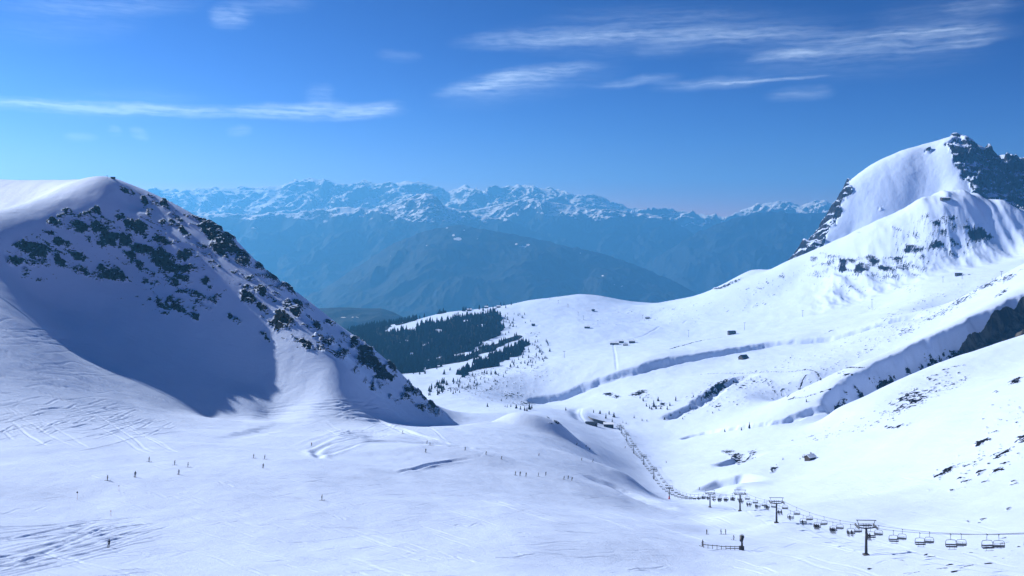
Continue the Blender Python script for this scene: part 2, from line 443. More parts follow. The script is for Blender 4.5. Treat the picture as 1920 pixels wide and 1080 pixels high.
# dark cliff and ravine bank on the right
CL_TOP = np.interp(PX, [1785, 1797, 1830, 1870, 1920, 1990, 2200], [668, 622, 600, 577, 553, 522, 440])
CL_EDGE = sstep(1788, 1806, PX)
cliff = sstep(-3, 5, PY - CL_TOP) * CL_EDGE * sstep(945, 985, T.Y) * (1 - sstep(1150, 1200, T.Y)) * .9
SLOPE_ROCKS = [
    (1665, 690, 26, 9, .8, -30), (1690, 700, 30, 8, .7, -25), (1640, 715, 30, 10, .75, -30), (1610, 735, 30, 8, .75, -28), (1730, 672, 26, 8, .7, -25), (1780, 650, 40, 10, .55, -25),
    (1700, 745, 50, 12, .6, -25), (1720, 750, 30, 10, .65, -20), (1690, 765, 40, 12, .5, -30), (1740, 735, 40, 8, .5, -25), (1800, 715, 40, 6, .45, -25), (1905, 715, 18, 6, .75, -25), (1865, 735, 10, 4, .5),
    (1780, 690, 40, 5, .4, -20), (1835, 832, 18, 8, .75, -25), (1850, 826, 14, 7, .6), (1775, 885, 22, 8, .7, -28), (1760, 895, 18, 6, .55), (1810, 900, 20, 8, .65, -25), (1835, 885, 16, 10, .65, -25), (1870, 880, 20, 7, .65, -25),
    (1850, 900, 24, 6, .5, -25), (1830, 865, 40, 8, .45, -25), (1880, 850, 40, 9, .5, -25), (1915, 825, 22, 8, .75, -25), (1900, 905, 24, 6, .4, -25), (1890, 955, 9, 4, .8, -25), (1840, 977, 10, 4, .7, -25), (1815, 980, 6, 3, .6), (1895, 1035, 10, 4, .6, -25), (1910, 1025, 6, 3, .6),
    (1735, 1043, 10, 3, .65, -25), (1705, 1035, 12, 3, .45), (1790, 1070, 20, 4, .6, -20), (1850, 1060, 40, 5, .4, -20), (1690, 1052, 12, 3, .5), (1780, 1060, 20, 4, .4), (1720, 1055, 14, 3, .45, -25), (1630, 1066, 8, 3, .5), (1740, 1050, 30, 4, .4, -20),
    (1690, 800, 30, 5, .5, -15), (1670, 803, 20, 4, .5), (1395, 862, 26, 9, .65, -20), (1380, 855, 22, 6, .6), (1450, 880, 14, 8, .65, -40), (1410, 850, 20, 6, .5, -25), (1365, 848, 16, 6, .6),
    (950, 790, 12, 4, .6), (940, 787, 6, 3, .6), (1030, 808, 14, 10, .55, 30), (1045, 818, 14, 8, .5, 30)]
SLOPE_ROCKS = [(a[0], a[1], a[2], a[3], a[4] + .07) + tuple(a[5:]) for a in SLOPE_ROCKS]
stone(SLOPE_ROCKS, streak, 150, 1000)
PLATEAU_ROCKS = [
    (1140, 740, 14, 5, .8), (1155, 745, 14, 5, .7), (1200, 738, 20, 7, .85, -20), (1190, 742, 16, 5, .7), (1215, 745, 20, 10, .5), (1240, 760, 24, 10, .55), (1350, 720, 26, 9, .8, -28), (1330, 732, 24, 6, .75, -30), (1375, 710, 24, 10, .5), (1395, 725, 30, 12, .5), (1420, 715, 26, 10, .5),
    (1345, 760, 16, 9, .6, -35), (1300, 770, 40, 6, .4, -30), (1470, 735, 30, 12, .45), (1590, 705, 16, 8, .7), (1575, 700, 10, 4, .6), (1620, 660, 50, 10, .45, -25), (1700, 620, 60, 14, .5, -28), (1760, 590, 50, 12, .55, -28), (1800, 565, 50, 10, .6, -28), (1850, 535, 50, 8, .65, -28), (1890, 520, 40, 10, .6, -28), (1880, 548, 24, 5, .7, -35), (1560, 620, 40, 5, .4, -20),
    (1630, 700, 20, 6, .4), (1740, 600, 20, 5, .6, -25), (1490, 748, 14, 5, .7, -25), (920, 730, 60, 10, .5, -15), (880, 725, 40, 10, .55, -15), (850, 730, 30, 8, .5), (960, 740, 40, 10, .55), (990, 755, 40, 8, .6, -5), (900, 700, 60, 12, .48, -20), (960, 690, 40, 12, .46, -20), (1010, 690, 30, 6, .5, -30), (1000, 630, 30, 10, .45), (1000, 672, 30, 12, .5),
    (1600, 540, 60, 14, .4), (1700, 540, 60, 14, .35), (1810, 515, 20, 4, .55), (1640, 578, 40, 6, .35)]
stone(PLATEAU_ROCKS, streak, 950, 2600)
clump = 1 + .9 * fbm(T.X / 42, T.Y / 70, 3, 97)
for (px, py, rx, ry, s_, a_) in [(1830, 880, 110, 34, .44, -24), (1790, 1052, 130, 26, .42, -15), (1730, 735, 130, 26, .42, -26), (1890, 790, 60, 50, .38, -24), (1600, 800, 120, 20, .36, -15)]:
    np.maximum(streak, np.clip(blob(px, py, rx, ry, 150, 900, a_) * 1.6, 0, 1) * (s_ - .11) * clump, out=streak)
for (px, py, rx, ry, s_, a_) in [(1700, 600, 220, 34, .40, -25), (1380, 730, 120, 40, .42, -15), (960, 720, 110, 40, .40, -15), (1250, 590, 260, 24, .36, -5), (1500, 700, 120, 50, .38, -20), (1420, 550, 110, 30, .40, -25)]:
    np.maximum(streak, np.clip(blob(px, py, rx, ry, 950, 2700, a_) * 1.6, 0, 1) * (s_ - .10) * clump, out=streak)

# ---- gullies
ditch([(1000, 757), (1020, 752), (1060, 744), (1100, 727), (1150, 709), (1200, 695), (1235, 685), (1290, 674), (1350, 663), (1440, 648), (1520, 640), (1570, 634), (1640, 612), (1740, 588)], 16, 26, 12, .2, 1200, 1750, .05, .45)
ditch([(1235, 789), (1275, 775), (1300, 764), (1330, 745), (1352, 728), (1385, 712), (1420, 700)], 14, 18, 8, .3, 900, 1400, .12, .5)
ditch([(1275, 824), (1320, 812), (1400, 800), (1470, 790), (1510, 775), (1560, 766)], 9, 10, 6, .2, 780, 1100, .05, .4)
RAV = [(1540, 775), (1570, 758), (1600, 742), (1650, 715), (1700, 690), (1760, 660), (1800, 640), (1850, 618), (1920, 585), (2000, 545), (2100, 500)]
W, s, t, pr = ditch(RAV, 24, 24, 22, .2, 850, 1120, .04, .25, .3)
# stone ribs in the ravine bank
rib = ridged(T.X[W] / 30, T.Y[W] / 30, 5, 61)
T.Z[W] += pr * (rib - .5) * 6
np.maximum(rock[W], pr * sstep(.35, .65, rib) * .70, out=rock[W])
# small gully in the near valley, where the lift dips
ditch([(1330, 904), (1355, 900), (1382, 895), (1408, 888)], 34, 9, 7, .03, 520, 900, .3, .3, .15)
ditch([(1328, 926), (1355, 921), (1384, 916), (1412, 910)], 28, 8, 3.5, .03, 420, 800, .45, .3, .15)
ditch([(1330, 872), (1355, 868), (1375, 862), (1395, 853)], 30, 8, 5, .05, 560, 1000, .3, .3, .2)
ditch([(1240, 955), (1160, 915), (1100, 898)], 14, 14, 2.5, .2, 350, 700, .2, .3)
# rounded drift with a hollow lee side, and the long dune in the middle of the run
bump_at(1003, 810, 34, 24, 11, -25, 500, 900, 2.0)
bump_at(960, 800, 40, 50, 5, 0, 500, 900)
bump_at(865, 857, 42, 20, 3.2, 8, 330, 500)
bump_at(930, 862, 36, 16, 2.4, -8, 330, 500)
ditch([(420, 826), (520, 800), (560, 792)], 10, 10, 1.2, .2, 330, 620, .3, .3)

# ---- wind ribs and broken snow along the hollow beside the mountain foot
for k in range(9):
    o = k * 5.5
    groove([(555 + o * 1.2, 840 + o * .5), (600, 822 + o * .75), (640 + o * .5, 808 + o * .6), (690, 806 + o * .5), (740, 812 + o * .4), (800 + o, 824 + o * .3), (840 + o, 836)], 1.7, .32 + .16 * (k % 3), 300, 620)
for k in range(5):
    o = k * 6
    groove([(655 + o, 782 + o * .4), (700 + o, 785 + o * .5), (740 + o, 800 + o * .5), (780 + o, 815 + o * .3), (830 + o, 830 + o * .2)], 1.6, .45, 300, 800)
for k in range(6):
    groove([(745 + k * 9, 888 - k * 2), (790 + k * 12, 876 - k * 2.5), (840 + k * 10, 870 - k * 2)], .9, .3, 280, 480)

# ---- ski tracks
rs = random.Random(3)
for k in range(52):                                   # fan of tracks at the lower left
    y0 = 985 + 110 * rs.random() ** .8; x1 = rs.uniform(180, 330); y1 = 965 + (y0 - 985) * rs.uniform(.15, .6)
    pts = []
    for j in range(7):
        f = j / 6; pts.append((-60 + (x1 + 60) * f, y0 + (y1 - y0) * f ** 1.2 + rs.uniform(-1.2, 1.2)))
    groove(pts, .42, .07 + .08 * rs.random(), 60, 260, .25)
for k in range(60):                                   # slope under the shadow
    x0 = rs.uniform(-120, 120); y0 = rs.uniform(600, 800); l = rs.uniform(80, 280)
    sl = rs.choice([.05, .12, .35, .5]) + rs.uniform(-.05, .05)
    pts = [(x0 + l * j / 6, y0 + l * sl * (j / 6) ** (1.0) + 10 * math.sin(j * 1.1 + k) * rs.random()) for j in range(7)]
    groove(pts, .5, .16 + .16 * rs.random(), 330, 620, .2)
for k in range(40):                                   # cross-hill tracks lower down on the left
    x0 = rs.uniform(-100, 180); y0 = rs.uniform(760, 850); l = rs.uniform(100, 300)
    pts = [(x0 + l * j / 6, y0 - l * rs.uniform(.08, .2) * j / 6 + rs.uniform(-2, 2)) for j in range(7)]
    groove(pts, .5, .2 + .1 * rs.random(), 300, 520)
for k in range(26):                                   # long sweeps below the mountain foot
    x0 = rs.uniform(430, 620); y0 = rs.uniform(755, 812); l = rs.uniform(100, 330)
    pts = [(x0 + l * j / 5, y0 + l * rs.uniform(-.05, .1) * j / 5) for j in range(6)]
    groove(pts, .7, .22, 380, 700)
for k in range(260):                                  # linked turns of single skiers, faint
    x0 = rs.uniform(-40, 1700); y0 = rs.uniform(850, 1070); l = rs.uniform(60, 260); a = rs.uniform(.02, .3) * rs.choice([1, 1, -.5]); ph = rs.uniform(0, 6); am = rs.uniform(.5, 3)
    pts = [(x0 + l * j / 9, y0 + l * a * j / 9 + am * math.sin(ph + j * 1.3)) for j in range(10)]
    groove(pts, rs.uniform(.35, .6), .03 + .09 * rs.random() ** 2, 100, 620, .3, 3)
for k in range(120):                                  # single scuffs on the run
    x0 = rs.uniform(150, 1650); y0 = rs.uniform(880, 1085); l = rs.uniform(20, 130); a = rs.uniform(-.12, .35)
    pts = [(x0 + l * j / 4, y0 + l * a * j / 4 + rs.uniform(-1.5, 1.5)) for j in range(5)]
    groove(pts, .4, .04 + .10 * rs.random(), 80, 600)
for k in range(14):
    x0 = rs.uniform(880, 1300); y0 = rs.uniform(905, 950); l = rs.uniform(100, 260)
    pts = [(x0 + l * j / 5, y0 + l * .3 * j / 5 + rs.uniform(-2, 2)) for j in range(6)]
    groove(pts, .5, .15, 200, 600)
# walking and driving tracks over the plateau
ROADS = [[(1290, 706), (1330, 701), (1400, 700), (1470, 698), (1530, 698), (1590, 690), (1640, 693)], [(1523, 700), (1500, 725), (1474, 748)],
         [(1475, 750), (1510, 745), (1560, 733)], [(1020, 583), (1060, 583), (1110, 584), (1170, 587), (1240, 590)], [(1150, 640), (1155, 680), (1160, 692), (1172, 705)],
         [(1090, 765), (1088, 775), (1098, 790), (1108, 796)], [(1240, 610), (1205, 630), (1165, 640)], [(1255, 655), (1310, 640), (1360, 632)], [(1280, 608), (1300, 600), (1400, 610)],
         [(1520, 648), (1600, 625), (1700, 598), (1790, 576)], [(1640, 890), (1700, 872), (1760, 862)], [(1440, 836), (1520, 828), (1600, 805), (1680, 780)]]
for ir, r in enumerate(ROADS):
    q = xy(r, 500, 2700)
    dd = np.mean([p[1] for p in q])
    groove(r, dd / 950, dd / 1500, 500, 2700, .2)
    if ir in (0, 1, 2, 7):
        W_, s_, t_ = T.near_line(smooth_line(q, 5), 12)
        streak[W_] = np.maximum(streak[W_], .95 * (1 - sstep(dd / 1500, dd / 900, np.abs(s_ - dd / 1600))) * sstep(0, .03, t_) * sstep(0, .03, 1 - t_))
groove([(1080, 765), (1082, 778), (1096, 792)], 7, 2.5, 900, 1400, .2)

# ---- stone relief: ledges and blocks where stone shows, raised out of the snow
LEFT_WIDE = [(60, 490, 70, 34, .45, 15), (330, 530, 90, 40, .46, 30), (330, 580, 70, 18, .44, 12), (600, 640, 120, 40, .46, 42), (150, 455, 150, 60, .42, 12), (290, 480, 110, 80, .45, 35), (420, 470, 110, 40, .46, 42), (540, 590, 120, 42, .46, 42), (700, 690, 90, 36, .46, 42), (790, 745, 50, 20, .5, 42), (340, 400, 120, 30, .42, 35), (250, 540, 120, 30, .34, 15)]
for (px, py, rx, ry, s_, a_) in LEFT_WIDE:
    np.maximum(rock, np.clip(blob(px, py, rx, ry, 640, 830, a_) * 3, 0, 1) * s_, out=rock)
RIGHT_WIDE = [(1640, 502, 110, 24, .50, 0), (1760, 445, 90, 46, .44, 0), (1540, 500, 50, 30, .40, -20)]
mk_ = sstep(1480, 1580, PX) * sstep(1880, 1980, T.Y) * (1 - sstep(2120, 2260, T.Y))
T.Z += mk_ * ((ridged(T.X / 120, T.Y / 330, 5, 77) - .5) * 20 + (ridged(T.X / 45, T.Y / 120, 4, 78) - .5) * 7)
for (px, py, rx, ry, s_, a_) in RIGHT_WIDE:
    np.maximum(rock, np.clip(blob(px, py, rx, ry, 1700, 2300, a_) * 3, 0, 1) * s_, out=rock)
crest_py = np.interp(PX, [-430, -60, 0, 60, 110, 160, 206], [600, 476, 455, 413, 377, 357, 345])
rock *= np.where((PX < 208) & (T.Y < 840) & (T.Y > 500), sstep(6, 26, PY - crest_py), 1)
ca, sa = math.cos(math.radians(24)), math.sin(math.radians(24))
A_ = T.X * ca - T.Z * sa; B_ = T.X * sa + T.Z * ca          # along and across the tilted beds
sc_ = 1.0 + far_t * .25
rn = .8 * fbm(A_ / (14 * sc_) + .5 * perlin(T.X / 8, T.Z / 8, 90), B_ / (6.0 * sc_) + T.Y / 60, 7, 91, .66) + .22 * fbm(A_ / 48, B_ / 15, 3, 95)
rockv = rock * 1.05 + rn * 1.05                              # > .62 is bare stone
rm = sstep(.56, .70, rockv) * (rock > .02)
blocks = np.zeros_like(T.X); k_ = rm > 0
h1, c1 = slabs(A_[k_] / 9, B_[k_] / 3.6 + T.Y[k_] / 16, 301); h2, c2 = slabs(A_[k_] / 3.4, B_[k_] / 1.7 + T.Y[k_] / 7, 311)
blocks[k_] = h1 * 3.4 + h2 * 1.3 - 1.0 - .9 * (1 - sstep(0, .12, c1))
T.Z += rm * blocks + np.maximum(cliff, 0) * (ridged(T.X / 26, T.Y / 26, 5, 33) - .45) * 9
sn_ = fbm(T.X / 6.5, T.Y / 4.0, 5, 92, .58)
T.Z += sstep(.5, .7, streak * 1.05 + sn_ * 1.0) * (streak > .02) * (ridged(T.X / 5, T.Y / 5, 3, 32) * 1.1 + .1) * sstep(150, 500, T.Y)
chop = np.clip(fbm(T.X / 45, T.Y / 60, 3, 44) * 1.4 + .35, 0, 1)
wood = np.zeros_like(T.X)
T.attr = {'rock': np.where(rock > .02, rockv, -1), 'streak': np.where(streak > .02, streak * 1.05 + sn_ * 1.0, -1), 'cliff': cliff, 'chop': chop, 'wood': wood}
# ================================================================ materials
class NT:
    def __init__(self, name):
        self.m = bpy.data.materials.new(name); self.m.use_nodes = True
        self.t = self.m.node_tree; self.b = self.t.nodes['Principled BSDF']

    def n(self, kind, **kw):
        nd = self.t.nodes.new(kind)
        for k, v in kw.items():
            if k.startswith('i_'):
                nd.inputs[int(k[2:]) if k[2:].isdigit() else k[2:]].default_value = v
            else:
                setattr(nd, k, v)
        return nd

    def l(self, a, b): self.t.links.new(a, b)

    def math(self, op, a, b=None, c=None, clamp=False):
        nd = self.t.nodes.new('ShaderNodeMath'); nd.operation = op; nd.use_clamp = clamp
        for i, v in enumerate((a, b, c)):
            if v is None: continue
            if isinstance(v, (int, float)): nd.inputs[i].default_value = v
            else: self.l(v, nd.inputs[i])
        return nd.outputs[0]

    def ramp(self, v, a, b, lo=0.0, hi=1.0):
        nd = self.t.nodes.new('ShaderNodeMapRange'); nd.interpolation_type = 'SMOOTHSTEP'
        nd.inputs[1].default_value = a; nd.inputs[2].default_value = b; nd.inputs[3].default_value = lo; nd.inputs[4].default_value = hi
        self.l(v, nd.inputs[0]); return nd.outputs[0]

    def mix(self, f, a, b):
        nd = self.t.nodes.new('ShaderNodeMix'); nd.data_type = 'RGBA'
        if isinstance(f, (int, float)): nd.inputs[0].default_value = f
        else: self.l(f, nd.inputs[0])
        for i, v in ((6, a), (7, b)):
            if isinstance(v, tuple): nd.inputs[i].default_value = v if len(v) == 4 else v + (1,)
            else: self.l(v, nd.inputs[i])
        return nd.outputs[2]

    def noise(self, vec, scale, detail=5, rough=.55, dist=0.0):
        nd = self.n('ShaderNodeTexNoise'); nd.inputs['Scale'].default_value = scale; nd.inputs['Detail'].default_value = detail
        nd.inputs['Roughness'].default_value = rough; nd.inputs['Distortion'].default_value = dist
        self.l(vec, nd.inputs['Vector']); return nd.outputs[0]

    def pos(self): return self.n('ShaderNodeNewGeometry').outputs['Position']

    def mapped(self, vec, rot=(0, 0, 0), scale=(1, 1, 1)):
        nd = self.n('ShaderNodeMapping'); nd.inputs['Rotation'].default_value = [math.radians(r) for r in rot]; nd.inputs['Scale'].default_value = scale
        self.l(vec, nd.inputs[0]); return nd.outputs[0]

    def attr(self, name):
        nd = self.n('ShaderNodeAttribute'); nd.attribute_name = name; return nd.outputs['Fac']

    def bump(self, h, dist, strength=1.0, prev=None):
        nd = self.n('ShaderNodeBump'); nd.inputs['Distance'].default_value = dist; nd.inputs['Strength'].default_value = strength
        self.l(h, nd.inputs['Height'])
        if prev is not None: self.l(prev, nd.inputs['Normal'])
        return nd.outputs[0]


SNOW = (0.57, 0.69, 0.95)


def plain(name, col, rough=.6, metal=0.0, var=.25, scale=4.0):
    """Simple painted / bare surface with a little uneven wear."""
    k = NT(name)
    tc = k.n('ShaderNodeTexCoord').outputs['Object']
    n = k.noise(tc, scale, 4)
    if 'needle' in name: k.b.inputs['Specular IOR Level'].default_value = 0.0
    c = k.mix(k.ramp(n, .3, .7), tuple(x * (1 - var) for x in col), tuple(min(1, x * (1 + var)) for x in col))
    k.l(c, k.b.inputs['Base Color']); k.b.inputs['Roughness'].default_value = rough; k.b.inputs['Metallic'].default_value = metal
    return k.m


def snow_ground():
    k = NT('snow and stone'); P = k.pos()
    g_ = k.n('ShaderNodeNewGeometry'); sp_ = k.n('ShaderNodeSeparateXYZ'); k.l(g_.outputs['Normal'], sp_.inputs[0])
    n1 = k.noise(k.mapped(P, (0, -24, 0), (.7, .8, 1.6)), .45, 6, .64, .3)
    r1 = k.math('ADD', k.attr('rock'), k.math('MULTIPLY', k.math('SUBTRACT', n1, .5), 1.15))
    m1 = k.ramp(r1, .60, .65)
    ledge = k.ramp(k.math('ADD', sp_.outputs[2], k.math('MULTIPLY', k.math('SUBTRACT', n1, .5), .35)), .90, .95)   # snow lies on the flat ledges
    m1 = k.math('MULTIPLY', m1, k.math('SUBTRACT', 1.0, k.math('MULTIPLY', ledge, .9)))
    n2 = k.noise(k.mapped(P, (0, 0, -18), (.7, 1.2, .7)), .6, 5, .62, .3)
    r2 = k.math('ADD', k.attr('streak'), k.math('MULTIPLY', k.math('SUBTRACT', n2, .5), .8))
    m2 = k.ramp(r2, .60, .67)
    ribs = k.mapped(P, (0, 0, 0), (1, 1, .25))
    n3 = k.noise(ribs, .10, 7, .6, .4)
    c = k.attr('cliff')
    m3 = k.ramp(k.math('ADD', c, k.math('MULTIPLY', k.math('SUBTRACT', n3, .5), .9)), .30, .36)
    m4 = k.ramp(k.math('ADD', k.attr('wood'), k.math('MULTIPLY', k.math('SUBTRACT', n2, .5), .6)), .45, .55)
    mk = k.math('MAXIMUM', k.math('MAXIMUM', m1, m2), k.math('MAXIMUM', m3, m4))
    # stone colour
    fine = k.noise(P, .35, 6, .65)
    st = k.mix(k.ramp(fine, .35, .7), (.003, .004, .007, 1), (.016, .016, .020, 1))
    brown = k.mix(k.ramp(n3, .38, .66), (.018, .018, .018, 1), (.11, .105, .095, 1))
    st = k.mix(k.ramp(c, .1, .4), st, brown)
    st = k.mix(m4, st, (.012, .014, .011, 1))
    # snow colour: almost even, older snow a touch darker
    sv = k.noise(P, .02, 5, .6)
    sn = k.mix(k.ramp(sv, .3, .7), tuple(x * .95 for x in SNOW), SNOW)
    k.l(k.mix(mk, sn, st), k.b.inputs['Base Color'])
    k.l(k.math('MULTIPLY_ADD', mk, .25, .6), k.b.inputs['Roughness'])
    k.b.inputs['Specular IOR Level'].default_value = .04
    # relief
    ch = k.attr('chop')
    a = k.noise(k.mapped(P, (0, 0, 20), (.5, 1.4, 1)), .9, 4, .6)
    b = k.noise(k.mapped(P, (0, 0, -12), (.35, 1.6, 1)), .28, 4, .6)
    cc = k.noise(P, .05, 4, .5)
    fg = k.noise(k.mapped(P, (0, 0, 8), (.7, 1.2, 1)), 2.6, 4, .7)
    h = k.math('ADD', k.math('MULTIPLY', k.math('MULTIPLY_ADD', ch, .7, .3), k.math('MULTIPLY', a, .26)), k.math('ADD', k.math('MULTIPLY', b, .30), k.math('ADD', k.math('MULTIPLY', cc, 1.5), k.math('MULTIPLY', fg, .26))))
    bs = k.bump(h, .9, .85)
    br = k.bump(k.noise(k.mapped(P, (0, -24, 0), (.8, 1, 2.0)), .5, 5, .6), 1.6, 1.0)
    mixn = k.n('ShaderNodeMix', data_type='VECTOR'); k.l(mk, mixn.inputs[0]); k.l(bs, mixn.inputs[4]); k.l(br, mixn.inputs[5])
    k.l(mixn.outputs[1], k.b.inputs['Normal'])
    return k.m


M_SNOW = snow_ground()


def far_ground():
    """Distant ranges: snow above an uneven snow line, woods below."""
    k = NT('far snow and woods'); P = k.pos()
    g_ = k.n('ShaderNodeNewGeometry'); sp_ = k.n('ShaderNodeSeparateXYZ'); k.l(g_.outputs['Normal'], sp_.inputs[0])
    n = k.noise(k.mapped(P, (0, 20, 0), (1, 1, 1.6)), .0035, 8, .64, .3)
    r = k.math('ADD', k.attr('snow'), k.math('MULTIPLY', k.math('SUBTRACT', n, .5), 1.3))
    m = k.ramp(r, .46, .56)
    n_f = k.noise(k.mapped(P, (0, 20, 15), (1, 1, 2.0)), .011, 8, .66, .3)
    steep = k.ramp(k.math('ADD', sp_.outputs[2], k.math('MULTIPLY', k.math('SUBTRACT', n_f, .5), .8)), .68, .82)
    m = k.math('MULTIPLY', m, steep)
    wood = k.mix(k.ramp(k.noise(P, .004, 6, .6), .35, .65), (.004, .009, .011, 1), (.014, .022, .024, 1))
    k.l(k.mix(m, wood, (.84, .83, .84, 1)), k.b.inputs['Base Color'])
    k.b.inputs['Roughness'].default_value = .8; k.b.inputs['Specular IOR Level'].default_value = .1
    k.l(k.bump(k.noise(P, .007, 8, .62), 50, .6), k.b.inputs['Normal'])
    return k.m


M_FAR = far_ground()


def peak_ground():
    k = NT('peak snow and stone'); P = k.pos()
    g_ = k.n('ShaderNodeNewGeometry'); sp_ = k.n('ShaderNodeSeparateXYZ'); k.l(g_.outputs['Normal'], sp_.inputs[0])
    n = k.noise(k.mapped(P, (0, 30, 25), (.6, .9, 1.1)), .05, 8, .64, .4)
    r = k.math('ADD', k.attr('rock'), k.math('MULTIPLY', k.math('SUBTRACT', n, .5), .9))
    m = k.ramp(r, .40, .46)
    ledge = k.ramp(k.math('ADD', sp_.outputs[2], k.math('MULTIPLY', k.math('SUBTRACT', n, .5), .9)), .68, .76)
    m = k.math('MULTIPLY', m, k.math('SUBTRACT', 1.0, ledge))
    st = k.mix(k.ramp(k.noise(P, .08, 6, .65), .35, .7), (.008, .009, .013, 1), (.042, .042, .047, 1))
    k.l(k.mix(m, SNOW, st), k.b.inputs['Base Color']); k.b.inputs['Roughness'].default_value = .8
    br = k.bump(k.noise(P, .07, 6, .62), 12, .9)
    bs = k.bump(k.noise(k.mapped(P, (0, 40, 0), (1, 1, .4)), .03, 6, .62), 5, .6)
    k.b.inputs['Specular IOR Level'].default_value = .04
    mixn = k.n('ShaderNodeMix', data_type='VECTOR'); k.l(m, mixn.inputs[0]); k.l(bs, mixn.inputs[4]); k.l(br, mixn.inputs[5])
    k.l(mixn.outputs[1], k.b.inputs['Normal'])
    return k.m


M_PEAK = peak_ground()
MAIN = [(480, 800), (480, 640), (600, 592), (640, 590), (700, 594), (745, 600), (775, 592), (800, 582), (832, 578), (838, 584), (808, 592), (772, 602), (742, 610), (724, 618), (728, 626), (762, 618), (800, 608), (838, 600), (860, 596), (885, 592), (918, 585), (936, 583), (946, 598), (940, 612), (932, 628), (905, 648), (876, 660), (846, 668), (806, 672), (794, 680), (794, 692), (752, 702), (700, 720), (640, 740)]
BAND2 = [(855, 700), (880, 688), (915, 670), (950, 654), (984, 636), (992, 640), (990, 655), (965, 668), (930, 685), (905, 692), (880, 700), (862, 708)]
BAND3 = [(795, 678), (830, 668), (870, 668), (905, 652), (970, 628), (972, 634), (940, 650), (905, 664), (880, 676), (840, 684), (800, 694)]


def inside_np(poly, x, y):
    c = np.zeros(x.shape, bool); j = len(poly) - 1
    for i in range(len(poly)):
        xi, yi = poly[i]; xj, yj = poly[j]
        with np.errstate(divide='ignore', invalid='ignore'):
            k = ((yi > y) != (yj > y)) & (x < (xj - xi) * (y - yi) / (yj - yi) + xi)
        c ^= k; j = i
    return c


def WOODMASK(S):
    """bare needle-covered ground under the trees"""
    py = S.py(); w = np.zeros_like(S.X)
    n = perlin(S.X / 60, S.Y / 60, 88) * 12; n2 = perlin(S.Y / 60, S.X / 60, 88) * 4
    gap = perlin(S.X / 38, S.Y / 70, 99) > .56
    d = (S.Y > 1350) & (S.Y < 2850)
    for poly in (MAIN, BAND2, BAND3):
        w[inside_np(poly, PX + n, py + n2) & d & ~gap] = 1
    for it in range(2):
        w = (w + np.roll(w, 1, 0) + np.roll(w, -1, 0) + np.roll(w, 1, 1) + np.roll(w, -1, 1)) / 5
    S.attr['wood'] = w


# ================================================================ meshes of the setting
def struct(o, name):
    o.name = name; o['kind'] = 'structure'; return o


PYC = T.py()
foot = np.interp(PX, [-430, 0, 100, 200, 330, 450, 520, 610, 700, 830], [600, 600, 666, 747, 780, 792, 782, 754, 772, 803])
left_hill = (PX < 840) & (PYC < foot) & (T.Y > 470) & (T.Y < 1000)
brow = np.interp(PX, [1380, 1480, 1640, 1760, 1920, 2350], [541, 562, 547, 526, 506, 490])
shoulder = (PX > 1385) & (PYC < brow) & (T.Y > 1700)
q_ = lambda m: m[:-1, :-1]
WOODMASK(T)
struct(grid_mesh('snowfield', T, ~q_(left_hill | shoulder), M_SNOW), 'snowfield')
struct(grid_mesh('mountain', T, q_(left_hill), M_SNOW), 'mountain')
struct(grid_mesh('hillside', T, q_(shoulder), M_SNOW), 'hillside')

# ---- the rocky peak on the right
K = Sheet(1360, 2400, int(620 * cs), rows([(2330, 2900, .0011 / cs), (2900, 3500, .004 / cs)]))
K.fit([
    [(1800, 257, 2720), (1776, 268, 2700), (1786, 300, 2640), (1805, 330, 2590), (1826, 367, 2530), (1845, 400, 2480)],
    [(1800, 257, 2722), (1838, 274, 2735), (1868, 297, 2750), (1898, 332, 2765), (1911, 356, 2765), (1926, 324, 2790), (1990, 290, 2820), (2150, 360, 2850), (2400, 420, 2850)],
    [(1776, 268, 2702), (1742, 287, 2712), (1700, 293, 2730), (1640, 312, 2760), (1600, 335, 2785), (1580, 352, 2795), (1560, 385, 2795), (1530, 430, 2785), (1500, 465, 2770), (1475, 493, 2755)],
    [(1592, 350, 2755), (1562, 418, 2690), (1545, 450, 2650), (1540, 482, 2600)],
    [(1700, 350, 2655), (1640, 392, 2650), (1600, 432, 2645)], [(1710, 402, 2600), (1762, 360, 2605)], [(1755, 405, 2545), (1650, 442, 2585)],
    [(1850, 348, 2570), (1880, 382, 2505), (1900, 402, 2460), (1920, 425, 2440)], [(1865, 318, 2650), (1895, 352, 2640), (1920, 385, 2600)], [(1990, 370, 2600), (2100, 420, 2550)],
    [(1800, 440, 3100), (1600, 480, 3100), (2000, 420, 3100), (2300, 450, 3100)], [(1475, 560, 2900), (1400, 620, 2800)], [(1540, 530, 2420), (1700, 480, 2370), (1900, 470, 2340), (2200, 480, 2340)], [(1440, 560, 2600), (1380, 640, 2500)]],
    45, 4)
kpx = np.repeat(K.px[None, :], len(K.d), 0); kpy = K.py()
edge = np.interp(kpy, [255, 268, 300, 330, 367, 400, 430], [1790, 1776, 1786, 1805, 1827, 1800, 1760])
wob = fbm(K.X / 55, K.Z / 55, 6, 71, .6) * 26
kr = sstep(-5, 9, kpx - edge + wob) * .9
kr = np.maximum(kr, sstep(-4, 10, np.interp(kpy, [340, 350, 420, 450, 490], [1592, 1598, 1568, 1550, 1538]) - kpx + wob) * 1.15)
kr = np.maximum(kr, .85 * np.clip(1.2 - np.hypot((kpx - 1740) / 8, (kpy - 283) / 6), 0, 1))
kr = np.maximum(kr, .5 * np.clip(1.2 - np.hypot((kpx - 1650) / 8, (kpy - 392) / 5), 0, 1))
ks = sstep(.2, .6, kr)
hA, cA = slabs((K.X + K.Y * .3) / 62, K.Z / 95 + K.Y / 150, 401); hB, cB = slabs((K.X + K.Y * .3) / 22, K.Z / 24 + K.Y / 40, 411)
